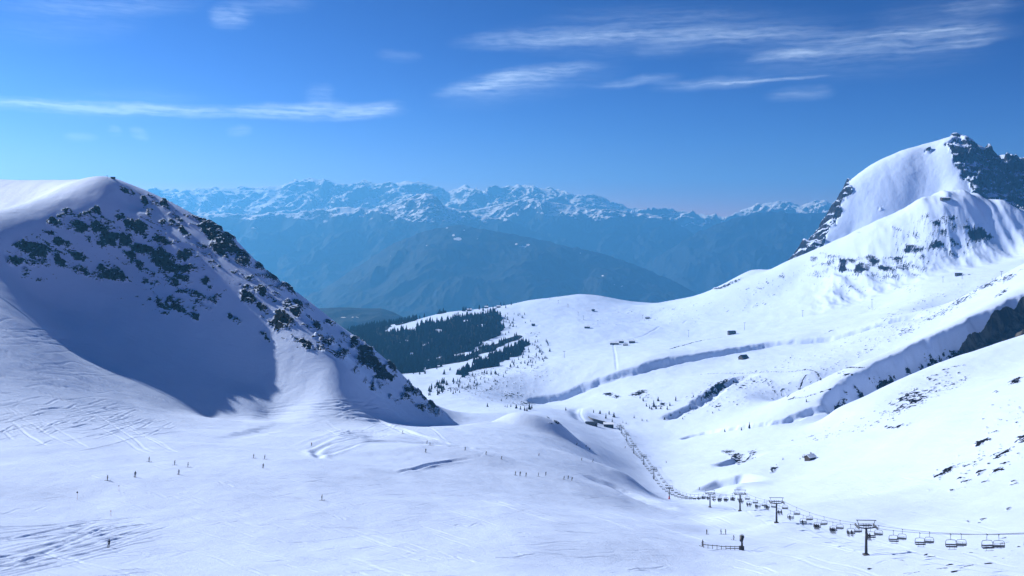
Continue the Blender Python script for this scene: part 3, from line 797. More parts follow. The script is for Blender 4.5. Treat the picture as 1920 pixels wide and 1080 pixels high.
K.Z += ks * (hA * 24 + hB * 12 - 20 - 8 * (1 - sstep(0, .15, cA)) + (ridged(K.X / 110, K.Y / 140, 4, 72) - .5) * 30)
K.Z += (1 - ks) * (fbm(K.X / 160, K.Y / 160, 4, 73) * 5 + fbm(K.X / 34, K.Y / 60, 4, 75) * 1.6)
K.attr = {'rock': kr}
struct(grid_mesh('mountain', K, None, M_PEAK), 'mountain')


# ---- far ranges across the big valley
FS = 1.22      # the far side of the valley, in proportion


def far_range(name, crest, d0, d_front, z_front, amp, wave, snow_z, snow_w, px0, px1, ncol, nrow, seed, p=1.0, back=.55, dback=1.12, flat=0.0, squash=1.0):
    d0, d_front, amp, wave, snow_z, snow_w = (v * FS for v in (d0, d_front, amp, wave, snow_z, snow_w))
    S = Sheet(px0, px1, int(ncol * cs), np.linspace(d_front, d0 * dback, int(nrow * cs)))
    cx, cy = zip(*crest)
    cpy = cr_up(np.interp(np.linspace(px0, px1, 160), cx, cy), len(S.px), 0)
    zc = (HY - cpy) / F * d0
    t = np.clip((d0 - S.Y) / (d0 - d_front), -1, 1)
    tf = np.clip(t, 0, 1)
    S.Z = zc[None, :] * (1 - tf ** p) + z_front * tf ** p - np.clip(S.Y - d0, 0, None) * back
    wx = fbm(S.X / (wave * 1.7), S.Y / (wave * 1.7), 3, seed + 40) * wave * .5
    wy = fbm(S.X / (wave * 1.7), S.Y / (wave * 1.7), 3, seed + 50) * wave * .5
    r = ridged((S.X + wx) / wave, (S.Y + wy) / (wave * squash), 8, seed, .58)
    env = (.35 + .65 * sstep(-.05, .25, t) * (1 - .55 * tf))
    S.Z += amp * (r - .5) * env
    S.Z += amp * .10 * fbm(S.X / (wave * .22), S.Y / (wave * .22), 4, seed + 7) * env
    # hold the skyline where it stands
    top = (S.Z / S.Y).max(0); want = (HY - cpy) / F
    dz = want - top
    kw = max(3, int(len(S.px) * .02)); ker = np.hanning(kw * 2 + 1); ker /= ker.sum()
    dz = np.convolve(np.pad(dz, kw, mode='edge'), ker, 'valid')
    S.Z += dz[None, :] * S.Y * (1 - .7 * tf)
    sn = sstep(-snow_w, snow_w, S.Z - (snow_z if not callable(snow_z) else snow_z(S)) + fbm(S.X / 1300, S.Y / 1300, 5, seed + 3) * snow_w * 2.2)
    S.attr = {'snow': sn}
    return S


def clearing(S, px, py, rx, ry, v=1.0):
    p = np.repeat(S.px[None, :], len(S.d), 0); q = S.py()
    S.attr['snow'] = np.maximum(S.attr['snow'], v * np.clip(1.3 - np.hypot((p - px) / rx, (q - py) / ry), 0, 1))


R4 = far_range('mountain_range', [(100, 372), (280, 353), (330, 357), (400, 352), (450, 352), (520, 347), (575, 335), (610, 337), (650, 347), (690, 337), (720, 346), (765, 336), (800, 348), (850, 357), (870, 343), (890, 354), (940, 350), (980, 347), (1040, 353), (1075, 363), (1120, 368), (1150, 378), (1180, 388), (1240, 391), (1300, 398), (1370, 406), (1410, 386), (1440, 377), (1480, 381), (1540, 378), (1640, 386), (2000, 380), (2400, 390)],
               16200, 13000, -900, 640, 1500, 20, 170, 60, 2500, 900, 300, 101, 1.05)
struct(grid_mesh('mountain_range', R4, None, M_FAR), 'mountain_range')
R2 = far_range('mountain_range', [(100, 420), (300, 395), (400, 400), (470, 402), (560, 398), (640, 388), (700, 392), (750, 378), (795, 362), (830, 385), (880, 400), (950, 412), (1000, 432), (1060, 455), (1120, 480), (1200, 520), (1300, 580), (1500, 640)],
               12000, 9500, -1500, 430, 1200, 60, 110, 60, 1500, 700, 240, 131, 1.0)
clearing(R2, 478, 425, 20, 9, .62); clearing(R2, 500, 410, 16, 8, .62); clearing(R2, 640, 490, 6, 2.5); clearing(R2, 430, 430, 20, 8, .55)
struct(grid_mesh('mountain_range', R2, None, M_FAR), 'mountain_range')
# the bright snow peak that stands forward of them
S_ = Sheet(520, 1120, int(360 * cs), np.linspace(10200 * FS, 12700 * FS, int(260 * cs)))
S_.fit([[(p[0], p[1], p[2] * FS) for p in ln] for ln in [[(797, 361, 12000), (770, 376, 12040), (730, 389, 12080), (680, 402, 12120), (620, 418, 12160), (560, 440, 12200), (520, 460, 12200)],
        [(797, 361, 12002), (830, 385, 12040), (880, 403, 12080), (950, 425, 12120), (1020, 450, 12140), (1120, 500, 12150)],
        [(796, 366, 11940), (797, 378, 11780), (803, 394, 11600), (818, 411, 11420), (836, 432, 11200), (850, 470, 10800)],
        [(745, 393, 11900), (700, 412, 11800), (640, 432, 11800)], [(765, 412, 11500), (720, 435, 11350), (770, 440, 11200)], [(860, 412, 11850), (890, 430, 11600), (960, 450, 11700)],
        [(520, 540, 10300), (700, 530, 10250), (860, 530, 10220), (1000, 540, 10300), (1120, 570, 10300)], [(520, 520, 12700), (800, 430, 12700), (1120, 560, 12700)]]], 60, 4)
S_.Z += (ridged(S_.X / 900, S_.Y / 900, 7, 501, .55) - .5) * 170 + fbm(S_.X / 200, S_.Y / 200, 4, 503) * 34
px_ = np.repeat(S_.px[None, :], len(S_.d), 0)
sl_ = np.interp(px_, [520, 600, 680, 740, 800, 835, 870, 930, 1100], [400, 404, 408, 412, 416, 418, 410, 402, 395])
S_.attr = {'snow': sstep(14, -14, S_.py() - sl_ + fbm(S_.X / 500, S_.Y / 500, 5, 505) * 26)}
struct(grid_mesh('mountain', S_, None, M_FAR), 'mountain')
R3 = far_range('mountain_range', [(760, 420), (880, 395), (950, 380), (1000, 372), (1070, 385), (1110, 392), (1150, 392), (1180, 397), (1240, 405), (1290, 430), (1340, 470), (1400, 520), (1500, 560)],
               13600, 10900, -1500, 420, 1100, 90, 130, 760, 1600, 520, 220, 151, 1.0)
clearing(R3, 1138, 435, 10, 3); struct(grid_mesh('mountain_range', R3, None, M_FAR), 'mountain_range')
R5 = far_range('mountain_range', [(1100, 560), (1200, 505), (1250, 470), (1300, 440), (1345, 420), (1390, 405), (1440, 396), (1500, 400), (1560, 398), (1700, 395), (2000, 400), (2400, 410)],
               12000, 9600, -1600, 380, 1100, 150, 90, 1100, 2500, 700, 220, 171, 1.0)
struct(grid_mesh('mountain_range', R5, None, M_FAR), 'mountain_range')
R1 = far_range('wooded_mountain', [(300, 640), (480, 590), (560, 560), (600, 545), (640, 520), (700, 480), (740, 455), (800, 432), (860, 421), (920, 432), (1000, 446), (1060, 461), (1130, 475), (1200, 500), (1260, 525), (1310, 552), (1400, 600), (1600, 700)],
               8900, 6500, -1400, 190, 900, 900, 60, 300, 1600, 700, 240, 191, 1.0)
for c in [(858, 448, 9, 4), (850, 441, 3, 2), (732, 480, 3, 1.2), (870, 432, 3, 1.5), (968, 458, 3, 2), (980, 463, 7, 2), (990, 459, 4, 2), (1088, 475, 2, 1.5), (1150, 534, 9, 1.6), (1168, 537, 8, 2), (838, 428, 4, 1.5), (895, 448, 3, 1), (1130, 517, 4, 1), (800, 460, 2, 1.5), (955, 462, 2, 1)]:
    clearing(R1, *c)
struct(grid_mesh('mountain', R1, None, M_FAR), 'mountain')
R0 = far_range('hill', [(300, 640), (520, 600), (600, 578), (640, 576), (690, 578), (715, 578), (735, 584), (755, 594), (800, 612), (900, 650), (1100, 700)],
               4300, 3300, -700, 60, 500, 3000, 60, 300, 1200, 260, 90, 211, 1.0)
clearing(R0, 640, 595, 14, 1.6, .56); clearing(R0, 670, 595, 16, 1.6, .55)
struct(grid_mesh('hill', R0, None, M_FAR), 'hill')

# ---- valley floor that everything stands on
me = bpy.data.meshes.new('ground'); s_ = 40000.0
me.from_pydata([(-17800, -1900, -2050), (17800, -1900, -2050), (17800, 21800, -2050), (-17800, 21800, -2050)], [], [(0, 1, 2, 3)])
me.attributes.new('snow', 'FLOAT', 'POINT'); me.materials.append(M_FAR)
g = bpy.data.objects.new('ground', me); COL.objects.link(g); g['kind'] = 'structure'

# ---- the air between
def haze():
    bm = bmesh.new(); bmesh.ops.create_cube(bm, size=1.0)
    top = 1180.0
    bmesh.ops.transform(bm, matrix=Matrix.Translation((0, 10000, (top - 2052) / 2)) @ Matrix.Diagonal((36000, 24000, top + 2052, 1)), verts=bm.verts)
    me = bpy.data.meshes.new('haze'); bm.to_mesh(me); bm.free()
    o = bpy.data.objects.new('haze', me); COL.objects.link(o); o['kind'] = 'stuff'
    m = bpy.data.materials.new('haze'); m.use_nodes = True; nt = m.node_tree; nt.nodes.clear()
    out = nt.nodes.new('ShaderNodeOutputMaterial'); v = nt.nodes.new('ShaderNodeVolumePrincipled')
    v.inputs['Color'].default_value = (.15, .55, 1.0, 1); v.inputs['Density'].default_value = 6.6e-5; v.inputs['Anisotropy'].default_value = .4
    nt.links.new(v.outputs[0], out.inputs['Volume'])
    m.cycles.homogeneous_volume = True if hasattr(m, 'cycles') else None
    me.materials.append(m)
    return o


HAZE = haze()
# ================================================================ small things on the snow
def link(name, me, parent=None, loc=None):
    o = bpy.data.objects.new(name, me); COL.objects.link(o)
    if parent is not None: o.parent = parent
    if loc is not None: o.location = loc
    return o


def empty(name, loc, rz=0.0):
    o = bpy.data.objects.new(name, None); COL.objects.link(o); o.location = loc; o.rotation_euler = (0, 0, rz)
    o.empty_display_size = .5
    return o


def tag(o, label, cat, group=None):
    o['label'] = label; o['category'] = cat
    if group: o['group'] = group
    return o


def copy_tree(o, parent=None):
    c = o.copy(); COL.objects.link(c)
    if parent is not None: c.parent = parent
    for ch in o.children: copy_tree(ch, c)
    return c


class MB:
    """Collects shapes into one mesh."""
    def __init__(self): self.v = []; self.f = []; self.mi = []

    def add(self, vs, fs, mi=0):
        b = len(self.v); self.v += [tuple(v) for v in vs]; self.f += [tuple(i + b for i in f) for f in fs]; self.mi += [mi] * len(fs)

    def box(self, c, s, rot=None, mi=0):
        R = rot or Matrix.Identity(3)
        vs = [Vector(c) + R @ Vector((x * s[0] / 2, y * s[1] / 2, z * s[2] / 2)) for x in (-1, 1) for y in (-1, 1) for z in (-1, 1)]
        self.add(vs, [(0, 1, 3, 2), (4, 6, 7, 5), (0, 4, 5, 1), (2, 3, 7, 6), (0, 2, 6, 4), (1, 5, 7, 3)], mi)

    def bar(self, a, b, r0, r1=None, n=6, mi=0, cap=True):
        a = Vector(a); b = Vector(b); r1 = r0 if r1 is None else r1
        ax = (b - a).normalized(); u = ax.orthogonal().normalized(); w = ax.cross(u)
        vs = []
        for p, r in ((a, r0), (b, r1)):
            for k in range(n):
                t = 2 * math.pi * k / n; vs.append(p + (u * math.cos(t) + w * math.sin(t)) * r)
        fs = [(k, (k + 1) % n, n + (k + 1) % n, n + k) for k in range(n)]
        if cap: fs += [tuple(range(n - 1, -1, -1)), tuple(range(n, 2 * n))]
        self.add(vs, fs, mi)

    def tube(self, pts, r, n=5, mi=0):
        pts = [Vector(p) for p in pts]
        vs = []; fs = []
        u = None
        for i, p in enumerate(pts):
            ax = (pts[min(i + 1, len(pts) - 1)] - pts[max(i - 1, 0)]).normalized()
            u = ax.orthogonal().normalized() if u is None else (u - ax * u.dot(ax)).normalized()
            w = ax.cross(u)
            for k in range(n):
                t = 2 * math.pi * k / n; vs.append(p + (u * math.cos(t) + w * math.sin(t)) * r)
        for i in range(len(pts) - 1):
            for k in range(n):
                fs.append((i * n + k, i * n + (k + 1) % n, (i + 1) * n + (k + 1) % n, (i + 1) * n + k))
        fs += [tuple(range(n - 1, -1, -1)), tuple(range((len(pts) - 1) * n, len(pts) * n))]
        self.add(vs, fs, mi)

    def disc(self, c, axis, r, th, n=14, mi=0):
        axis = Vector(axis).normalized(); self.bar(Vector(c) - axis * th / 2, Vector(c) + axis * th / 2, r, r, n, mi)

    def mesh(self, name, mats, smooth=False):
        me = bpy.data.meshes.new(name); me.from_pydata(self.v, [], self.f)
        for m in (mats if isinstance(mats, (list, tuple)) else [mats]): me.materials.append(m)
        me.polygons.foreach_set('material_index', self.mi)
        if smooth: me.polygons.foreach_set('use_smooth', [True] * len(self.f))
        me.update(); return me

    def build(self, name, mats, parent=None, loc=None, smooth=False):
        return link(name, self.mesh(name, mats, smooth), parent, loc)


M_STEEL = plain('dark painted steel', (.018, .022, .030), .5)
M_GALV = plain('dull galvanised steel', (.16, .17, .18), .5, .4)
M_SEAT = plain('dark seat cover', (.012, .014, .022), .6)
M_RED = plain('red safety padding', (.45, .03, .04), .6)
M_WOOD = plain('weathered timber', (.045, .035, .028), .8, 0, .4, 2.0)
M_STONEWALL = plain('grey concrete', (.10, .10, .105), .85, 0, .3, 1.0)
M_ROOFSNOW = plain('snow on roofs', (.74, .81, .95), .7, 0, .03)
M_GLASS = plain('dark window glass', (.01, .012, .016), .1)
M_CABLE = plain('steel cable', (.02, .022, .028), .5)
M_NEEDLE = plain('dark spruce needles', (.005, .011, .010), .8, 0, .5, .7)
M_BARK = plain('spruce bark', (.035, .026, .02), .9)
M_SKIN = plain('skin', (.42, .25, .18), .6)
M_ORANGE = plain('orange marker paint', (.5, .12, .03), .6)


def ground_at(x, y): return Vector((x, y, T.height(x, y)))


def at(px, py, dmin=0, dmax=1e9):
    return T.hit(px, py, dmin, dmax)


# ---------------------------------------------------------------- chairlift
LA, LB = 84.0, 0.045                       # the line in plan: x = LA + LB*y


def lift_x(d): return LA + LB * d


TOWERS = [(122, 9.5, 0), (227, 7.6, 0), (317, 7.7, 0), (378, 7.7, 0), (449, 7.4, 0), (603, 7.8, 1), (693, 8.0, 0), (768, 7.6, 0), (861, 7.8, 0), (940, 7.4, 0), (1006, 7.6, 0), (1040, 5.5, 0)]
TW = [(d, ground_at(lift_x(d), d), h) for d, h, _ in TOWERS]
yaw = math.atan2(-LB, 1)


def pylon_parts(root, h, red):
    m = MB(); m.bar((0, 0, -1.5), (0, 0, h - .25), .42, .24, 12); m.build('mast', M_STEEL, root, smooth=True)
    m = MB(); m.box((0, 0, .10), (1.5, 1.5, .5)); m.build('base_plate', M_RED if red else M_STONEWALL, root)
    if red:
        m = MB(); m.bar((0, 0, .3), (0, 0, 2.2), .50, .46, 12); m.build('padding', M_RED, root)
    m = MB()
    m.tube([(-2.35, 0, h - .02), (-1.7, 0, h - .25), (-.5, 0, h - .4), (.5, 0, h - .4), (1.7, 0, h - .25), (2.35, 0, h - .02)], .17, 8)
    m.build('crossarm', M_STEEL, root)
    m = MB(); m.box((0, 0, h + 1.75), (5.3, .16, .16)); m.box((0, .6, h + 1.6), (4.4, .08, .08))
    for x in (-2.1, 2.1): m.bar((x * 1.12, 0, h + 1.75), (x * .82, 0, h - .2), .07)
    for x in (-.75, 0, .75): m.bar((x, 0, h + .9), (x * .8, 0, h - .35), .045)
    m.box((0, .35, h + .25), (3.4, .9, .06)); m.box((0, -.35, h + .95), (3.2, .05, .05))
    m.build('gantry_frame', M_STEEL, root)
    for s in (-1, 1):
        b = MB(); b.box((s * 2.4, 0, h + .02), (.14, 3.2, .20)); tr = b.build('sheave_beam', M_STEEL, root)
        for y in (-1.3, -.45, .45, 1.3):
            w = MB(); w.disc((s * 2.4, y, h + .12), (1, 0, 0), .40, .14); w.build('wheel', M_GALV, tr)
    m = MB()
    for k in range(int(h / .5)): m.box((0, -.42, .8 + k * .5), (.34, .04, .04))
    m.box((-.18, -.42, h / 2), (.04, .04, h - 1)); m.box((.18, -.42, h / 2), (.04, .04, h - 1)); m.build('ladder', M_STEEL, root)


T_LABEL = {227: 'nearest chairlift pylon in view, tallest in the picture, rising beside the row of empty chairs', 317: 'second nearest chairlift pylon, with a dark bare strip beside its foot',
           378: 'chairlift pylon standing between the shadowed snow hollow and the fence', 449: 'chairlift pylon nearest the dip of the line, behind the snow cannon fence', 603: 'chairlift pylon with a red padded foot at the dip of the line',
           693: 'first pylon of the steep row above the one with the red foot', 768: 'second pylon of the steep row above the one with the red foot', 861: 'third pylon of the steep row, halfway down to the valley station', 940: 'fourth pylon of the steep row towards the valley station',
           1006: 'last tall pylon before the two close ones at the valley station', 1040: 'small pylon close beside the valley station building', 122: 'chairlift pylon standing past the right edge, holding the near end of the ropes'}
proto = None
for i, (d, g, h) in enumerate(TW):
    r = empty('chairlift_pylon', g, yaw)
    pylon_parts(r, h, TOWERS[i][2])
    tag(r, T_LABEL[TOWERS[i][0]], 'lift pylon', 'pylons of the chairlift')

END = (1075, ground_at(lift_x(1075), 1075), 4.0)
NODES = sorted([(d, g.z + h + .5) for d, g, h in TW] + [(END[0], END[1].z + END[2])])


def rope_z(d):
    for (d0, z0), (d1, z1) in zip(NODES[:-1], NODES[1:]):
        if d0 <= d <= d1:
            t = (d - d0) / (d1 - d0); return z0 * (1 - t) + z1 * t - (d1 - d0) * .018 * 4 * t * (1 - t)
    return NODES[0][1]


RY = [122 + (1075 - 122) * i / 240 for i in range(241)]
for s, lab in ((-1, 'thin steel rope carrying the occupied chairs up the slope'), (1, 'thin steel rope carrying the empty chairs down to the valley')):
    m = MB(); m.tube([(lift_x(d) + s * 2.4, d, rope_z(d)) for d in RY], .045, 5)
    tag(m.build('haul_rope', M_CABLE), lab, 'cable', 'ropes of the chairlift')


def make_chair(root):
    m = MB(); m.tube([(0, 0, .05), (0, .02, -.3), (0, .12, -.7), (0, .10, -1.15)], .045); m.box((0, 0, -.02), (.12, .5, .14)); m.build('hanger', M_STEEL, root)
    m = MB(); m.tube([(-1.05, 0, -2.45), (-1.08, .03, -2.0), (-.95, .08, -1.4), (-.8, .1, -1.2), (0, .1, -1.13), (.8, .1, -1.2), (.95, .08, -1.4), (1.08, .03, -2.0), (1.05, 0, -2.45)], .05)
    m.build('frame', M_STEEL, root)
    m = MB(); m.box((0, -.22, -2.46), (2.1, .52, .11)); m.build('seat', M_SEAT, root)
    m = MB(); m.box((0, .06, -2.13), (2.0, .06, .30), Matrix.Rotation(-.16, 3, 'X')); m.build('backrest', M_GALV, root)
    m = MB(); m.tube([(-.98, .05, -1.75), (-.95, -.45, -1.9), (0, -.5, -1.9), (.95, -.45, -1.9), (.98, .05, -1.75)], .03); m.build('safety_bar', M_GALV, root)
    m = MB(); m.bar((-.5, -.48, -1.9), (-.5, -.6, -2.85), .025); m.bar((.5, -.48, -1.9), (.5, -.6, -2.85), .025); m.bar((-.85, -.6, -2.85), (.85, -.6, -2.85), .035)
    m.build('footrest', M_STEEL, root)


def chair_label(s, d):
    n = 'empty' if s > 0 else None
    if s > 0:
        if d < 236: return 'empty four-seat chair hanging between the nearest pylon and the right edge, returning side'
        if d < 317: return 'empty chair on the returning rope between the nearest pylon and the next'
        if d < 460: return 'small chair on the returning rope over the flat stretch of three pylons'
        return 'tiny dark chair on the returning rope along the steep row of pylons'
    if d < 212: return 'empty chair with hanging footrest on the near rope at the right'
    if d < 317: return 'chair carrying dark-clothed skiers between the nearest pylon and the next'
    if d < 460: return 'small occupied chair over the flat stretch of three pylons'
    return 'tiny dark chair on the climbing rope along the steep row of pylons'


CH0 = empty('lift_chair', (0, 0, 0)); make_chair(CH0)
chairs = []
first = True
for s, d0, sp in ((1, 149.5, 15.0), (-1, 145.0, 14.5)):
    d = d0
    while d < 1062:
        if min(abs(d - t[0]) for t in TW) < 2.2: d += 2.6
        r = CH0 if first else copy_tree(CH0); first = False
        r.location = (lift_x(d) + s * 2.4, d, rope_z(d)); r.rotation_euler = (0, random.uniform(-.05, .05), yaw + random.uniform(-.12, .12) + (math.pi if s > 0 else 0))
        tag(r, chair_label(s, d), 'chairlift chair', 'chairs of the chairlift')
        chairs.append((s, d, r))
        d += sp

# ---------------------------------------------------------------- people
def grow(name, verts, edges, radii, root=0, sub=1):
    me = bpy.data.meshes.new(name); me.from_pydata(verts, edges, [])
    o = bpy.data.objects.new(name, me); COL.objects.link(o)
    md = o.modifiers.new('skin', 'SKIN'); md.use_smooth_shade = True
    sv = me.skin_vertices[0].data
    for i, r in enumerate(radii): sv[i].radius = (r, r) if not isinstance(r, tuple) else r; sv[i].use_root = (i == root)
    ss = o.modifiers.new('sub', 'SUBSURF'); ss.levels = sub; ss.render_levels = sub
    dg = bpy.context.evaluated_depsgraph_get(); dg.update()
    out = bpy.data.meshes.new_from_object(o.evaluated_get(dg))
    bpy.data.objects.remove(o); out.name = name
    return out


def body_mesh(pose, mats):
    """One continuous figure: pelvis, spine, head, arms with five fingers each, legs in boots."""
    V = []; E = []; R = []

    def chain(start, pts):
        last = start
        for p, r in pts:
            V.append(p); R.append(r); i = len(V) - 1
            if last is not None: E.append((last, i))
            last = i
        return last
    P = pose
    pel = chain(None, [(P['pelvis'], (.17, .13))])
    chest = chain(pel, [(P['waist'], (.15, .12)), (P['chest'], (.20, .15))])
    neck = chain(chest, [(P['neck'], .075)])
    chain(neck, [(P['head'], (.095, .105)), (P['crown'], (.075, .085))])
    for s in (-1, 1):
        sx = lambda p: (p[0] * s, p[1], p[2])
        w = chain(chest, [(sx(P['shoulder']), .085), (sx(P['elbow']), .062), (sx(P['wrist']), .045)])
        palm = chain(w, [(sx(P['palm']), (.042, .03))])
        px, py, pz = sx(P['palm'])
        for k, (off, ln) in enumerate(((-.03, .06), (-.01, .075), (.01, .078), (.03, .068))):
            chain(palm, [((px + off, py - .03, pz - .01), .011), ((px + off * 1.1, py - ln * .9, pz - .05), .009)])
        chain(w, [((px - s * .045, py + .005, pz + .01), .012), ((px - s * .05, py - .03, pz - .03), .010)])
        chain(pel, [(sx(P['hip']), .115), (sx(P['knee']), .080), (sx(P['ankle']), .075), (sx(P['toe']), .06)])
    me = grow('person', V, E, R)
    for m in mats: me.materials.append(m)       # jacket, trousers, skin, boots
    zl = P['pelvis'][2] + .02; zh = P['neck'][2] + .03; za = P['ankle'][2] + .10
    wr = [Vector((P['palm'][0] * s, P['palm'][1], P['palm'][2])) for s in (-1, 1)]
    for p in me.polygons:
        c = p.center
        leg = (c.z < zl) if P['kind'] == 'stand' else (c.z < zl or (c.y < P['knee'][1] * .35 and c.z < P['knee'][2] + .11))
        hand = min((c - w).length for w in wr) < .10
        p.material_index = 2 if c.z > zh else (3 if c.z < za else (3 if hand else (1 if leg else 0)))
    return me


STAND = dict(kind='stand', pelvis=(0, .10, .88), waist=(0, .05, 1.06), chest=(0, -.02, 1.28), neck=(0, -.07, 1.46), head=(0, -.11, 1.58), crown=(0, -.12, 1.68),
             shoulder=(.20, -.01, 1.36), elbow=(.30, -.04, 1.12), wrist=(.28, -.26, 1.02), palm=(.28, -.33, 1.01), hip=(.11, .09, .82), knee=(.14, -.10, .50), ankle=(.14, .02, .12), toe=(.14, -.17, .09))
UPRIGHT = dict(kind='stand', pelvis=(0, .02, .92), waist=(0, .01, 1.10), chest=(0, .01, 1.33), neck=(0, -.01, 1.52), head=(0, -.03, 1.63), crown=(0, -.03, 1.73),
               shoulder=(.20, .0, 1.40), elbow=(.29, .03, 1.14), wrist=(.26, -.16, 1.00), palm=(.26, -.23, .99), hip=(.11, .02, .86), knee=(.12, -.05, .50), ankle=(.13, .02, .12), toe=(.13, -.17, .09))
SIT = dict(kind='sit', pelvis=(0, .0, .10), waist=(0, .04, .28), chest=(0, .05, .50), neck=(0, .03, .68), head=(0, .0, .80), crown=(0, .0, .90),
           shoulder=(.20, .05, .57), elbow=(.24, -.06, .32), wrist=(.16, -.30, .30), palm=(.14, -.37, .30), hip=(.10, -.04, .08), knee=(.13, -.46, .06), ankle=(.13, -.50, -.38), toe=(.13, -.68, -.42))


def cloth(name, c): return plain(name, c, .75, 0, .2, 6.0)


C_NAVY = cloth('navy ski cloth', (.012, .016, .035)); C_BLACK = cloth('black ski cloth', (.008, .009, .012)); C_RED = cloth('dark red ski cloth', (.20, .02, .025)); C_BLUE = cloth('blue ski cloth', (.02, .06, .16))
C_GREY = cloth('grey ski cloth', (.07, .07, .08)); C_BOOT = cloth('boot plastic', (.02, .02, .022)); C_HELM = cloth('helmet shell', (.015, .016, .02)); C_SKI = cloth('ski top', (.05, .05, .06)); C_GOG = cloth('goggle lens', (.02, .015, .01))
OUTFITS = {'navy': (C_NAVY, C_BLACK), 'black': (C_BLACK, C_BLACK), 'red': (C_RED, C_BLACK), 'blue': (C_BLUE, C_NAVY), 'grey': (C_GREY, C_BLACK)}
BODY = {}


def get_body(pose, outfit):
    k = (pose, outfit)
    if k not in BODY:
        a, b = OUTFITS[outfit]
        BODY[k] = body_mesh({'stand': STAND, 'up': UPRIGHT, 'sit': SIT}[pose], [a, b, M_SKIN, C_BOOT])
    return BODY[k]


def helmet_mesh(head):
    bm = bmesh.new(); bmesh.ops.create_uvsphere(bm, u_segments=12, v_segments=8, radius=.135)
    for v in bm.verts: v.co.z = max(v.co.z, -.035); v.co.y *= 1.1
    bmesh.ops.translate(bm, verts=bm.verts, vec=(head[0], head[1] + .015, head[2] + .045))
    me = bpy.data.meshes.new('helmet'); bm.to_mesh(me); bm.free(); me.materials.append(C_HELM); return me


HELM = {p: helmet_mesh(q['head']) for p, q in (('stand', STAND), ('up', UPRIGHT), ('sit', SIT))}


def gog_mesh(head):
    m = MB(); m.tube([(head[0] - .10, head[1] - .06, head[2] + .01), (head[0], head[1] - .125, head[2] + .01), (head[0] + .10, head[1] - .06, head[2] + .01)], .035, 6); return m.mesh('goggles', C_GOG)


GOG = {p: gog_mesh(q['head']) for p, q in (('stand', STAND), ('up', UPRIGHT), ('sit', SIT))}


def ski_mesh(x, z, y0):
    m = MB()
    m.tube([(x, y0 + .85, z + .04), (x, y0 + .6, z), (x, y0, z), (x, y0 - .65, z), (x, y0 - .85, z + .05), (x, y0 - .93, z + .12)], .05, 6)
    for i, v in enumerate(m.v): m.v[i] = (v[0], v[1], z + (v[2] - z) * (.5 if abs(v[1] - y0) < .7 else 1.0))
    return m.mesh('ski', C_SKI)


SKI = {(p, s): ski_mesh(s * x, z, y) for p, x, z, y in (('stand', .14, .02, -.05), ('up', .13, .02, -.05), ('sit', .13, -.50, -.58)) for s in (-1, 1)}


def pole_mesh(s, P):
    m = MB(); px, py, pz = P['palm']; m.bar((s * px, py - .02, pz + .12), (s * (px + .10), py + .28, .02), .012, .010, 5); m.disc((s * (px + .095), py + .265, .08), (0, 0, 1), .045, .01, 8); return m.mesh('ski_pole', C_SKI)


POLE = {(p, s): pole_mesh(s, q) for p, q in (('stand', STAND), ('up', UPRIGHT)) for s in (-1, 1)}


def person(loc, rz, pose, outfit, label, group, scale=1.0, gear=True):
    r = link('person', get_body(pose, outfit), None, loc); r.rotation_euler = (0, 0, rz); r.scale = (scale,) * 3
    link('helmet', HELM[pose], r); link('goggles', GOG[pose], r)
    if gear:
        for s in (-1, 1):
            link('ski', SKI[(pose, s)], r)
            if pose != 'sit': link('ski_pole', POLE[(pose, s)], r)
    tag(r, label, 'skier', group)
    return r


def slope_heading(p):
    """downhill direction at a place"""
    e = 3.0
    gx = (T.height(p.x + e, p.y) - T.height(p.x - e, p.y)) / (2 * e); gy = (T.height(p.x, p.y + e) - T.height(p.x, p.y - e)) / (2 * e)
    return gx, gy


def set_on_slope(o, p, rz):
    gx, gy = slope_heading(p)
    n = Vector((-gx, -gy, 1)).normalized().lerp(Vector((0, 0, 1)), .25).normalized()
    q = Vector((0, 0, 1)).rotation_difference(n)
    o.rotation_euler = (q.to_matrix() @ Matrix.Rotation(rz, 3, 'Z')).to_euler()


SK = [  # px, py of the feet, height in photo pixels, outfit, pose, label, group
    (203, 1027, 0, 'black', 'stand', 'largest skier in view, dark-clothed, turning on the tracked slope at the lower left', None),
    (279, 866, 9, 'black', 'up', 'dark skier highest and upright among the scattered group on the left run', None), (352, 876, 9, 'navy', 'up', 'dark skier on the left run, last to the right of the scattered group', None), (327, 872, 7, 'navy', 'stand', 'small skier just left of the last one of the scattered left group', None),
    (335, 890, 7, 'blue', 'stand', 'crouched small skier below the two at the right of the left group', None), (253, 895, 11, 'black', 'up', 'broad dark skier in the middle of the scattered left group', None), (201, 901, 10, 'grey', 'up', 'lone skier leftmost of the scattered group on the run', None),
    (475, 859, 6, 'black', 'stand', 'left one of a pair of small skiers below the long shadow', None), (496, 861, 7, 'navy', 'up', 'right one of a pair of small skiers below the long shadow', None), (493, 878, 8, 'black', 'stand', 'dark skier below the pair of small skiers', None), (603, 938, 5, 'grey', 'stand', 'lone tiny skier on the blank snow left of the middle', None),
    (584, 836, 6, 'red', 'up', 'tiny skier on the wind-ribbed snow bank', None), (755, 813, 6, 'black', 'up', 'small skier on the ridged track right of the snow bank', None), (800, 832, 6, 'navy', 'up', 'left one of two skiers close together above the dune', None), (806, 835, 6, 'black', 'up', 'right one of two skiers close together above the dune', None),
    (798, 848, 7, 'navy', 'up', 'dark skier on the crest of the left dune', None), (872, 844, 5, 'grey', 'up', 'faint skier above the gap between the two dunes', None), (911, 852, 6, 'black', 'up', 'dark skier on the crest of the right dune', None), (940, 861, 4, 'navy', 'stand', 'tiny skier at the right end of the right dune', None)]
G1 = 'skiers in the loose row at mid slope'; LB1 = 'small dark skier in the loose row of five at the middle of the slope'
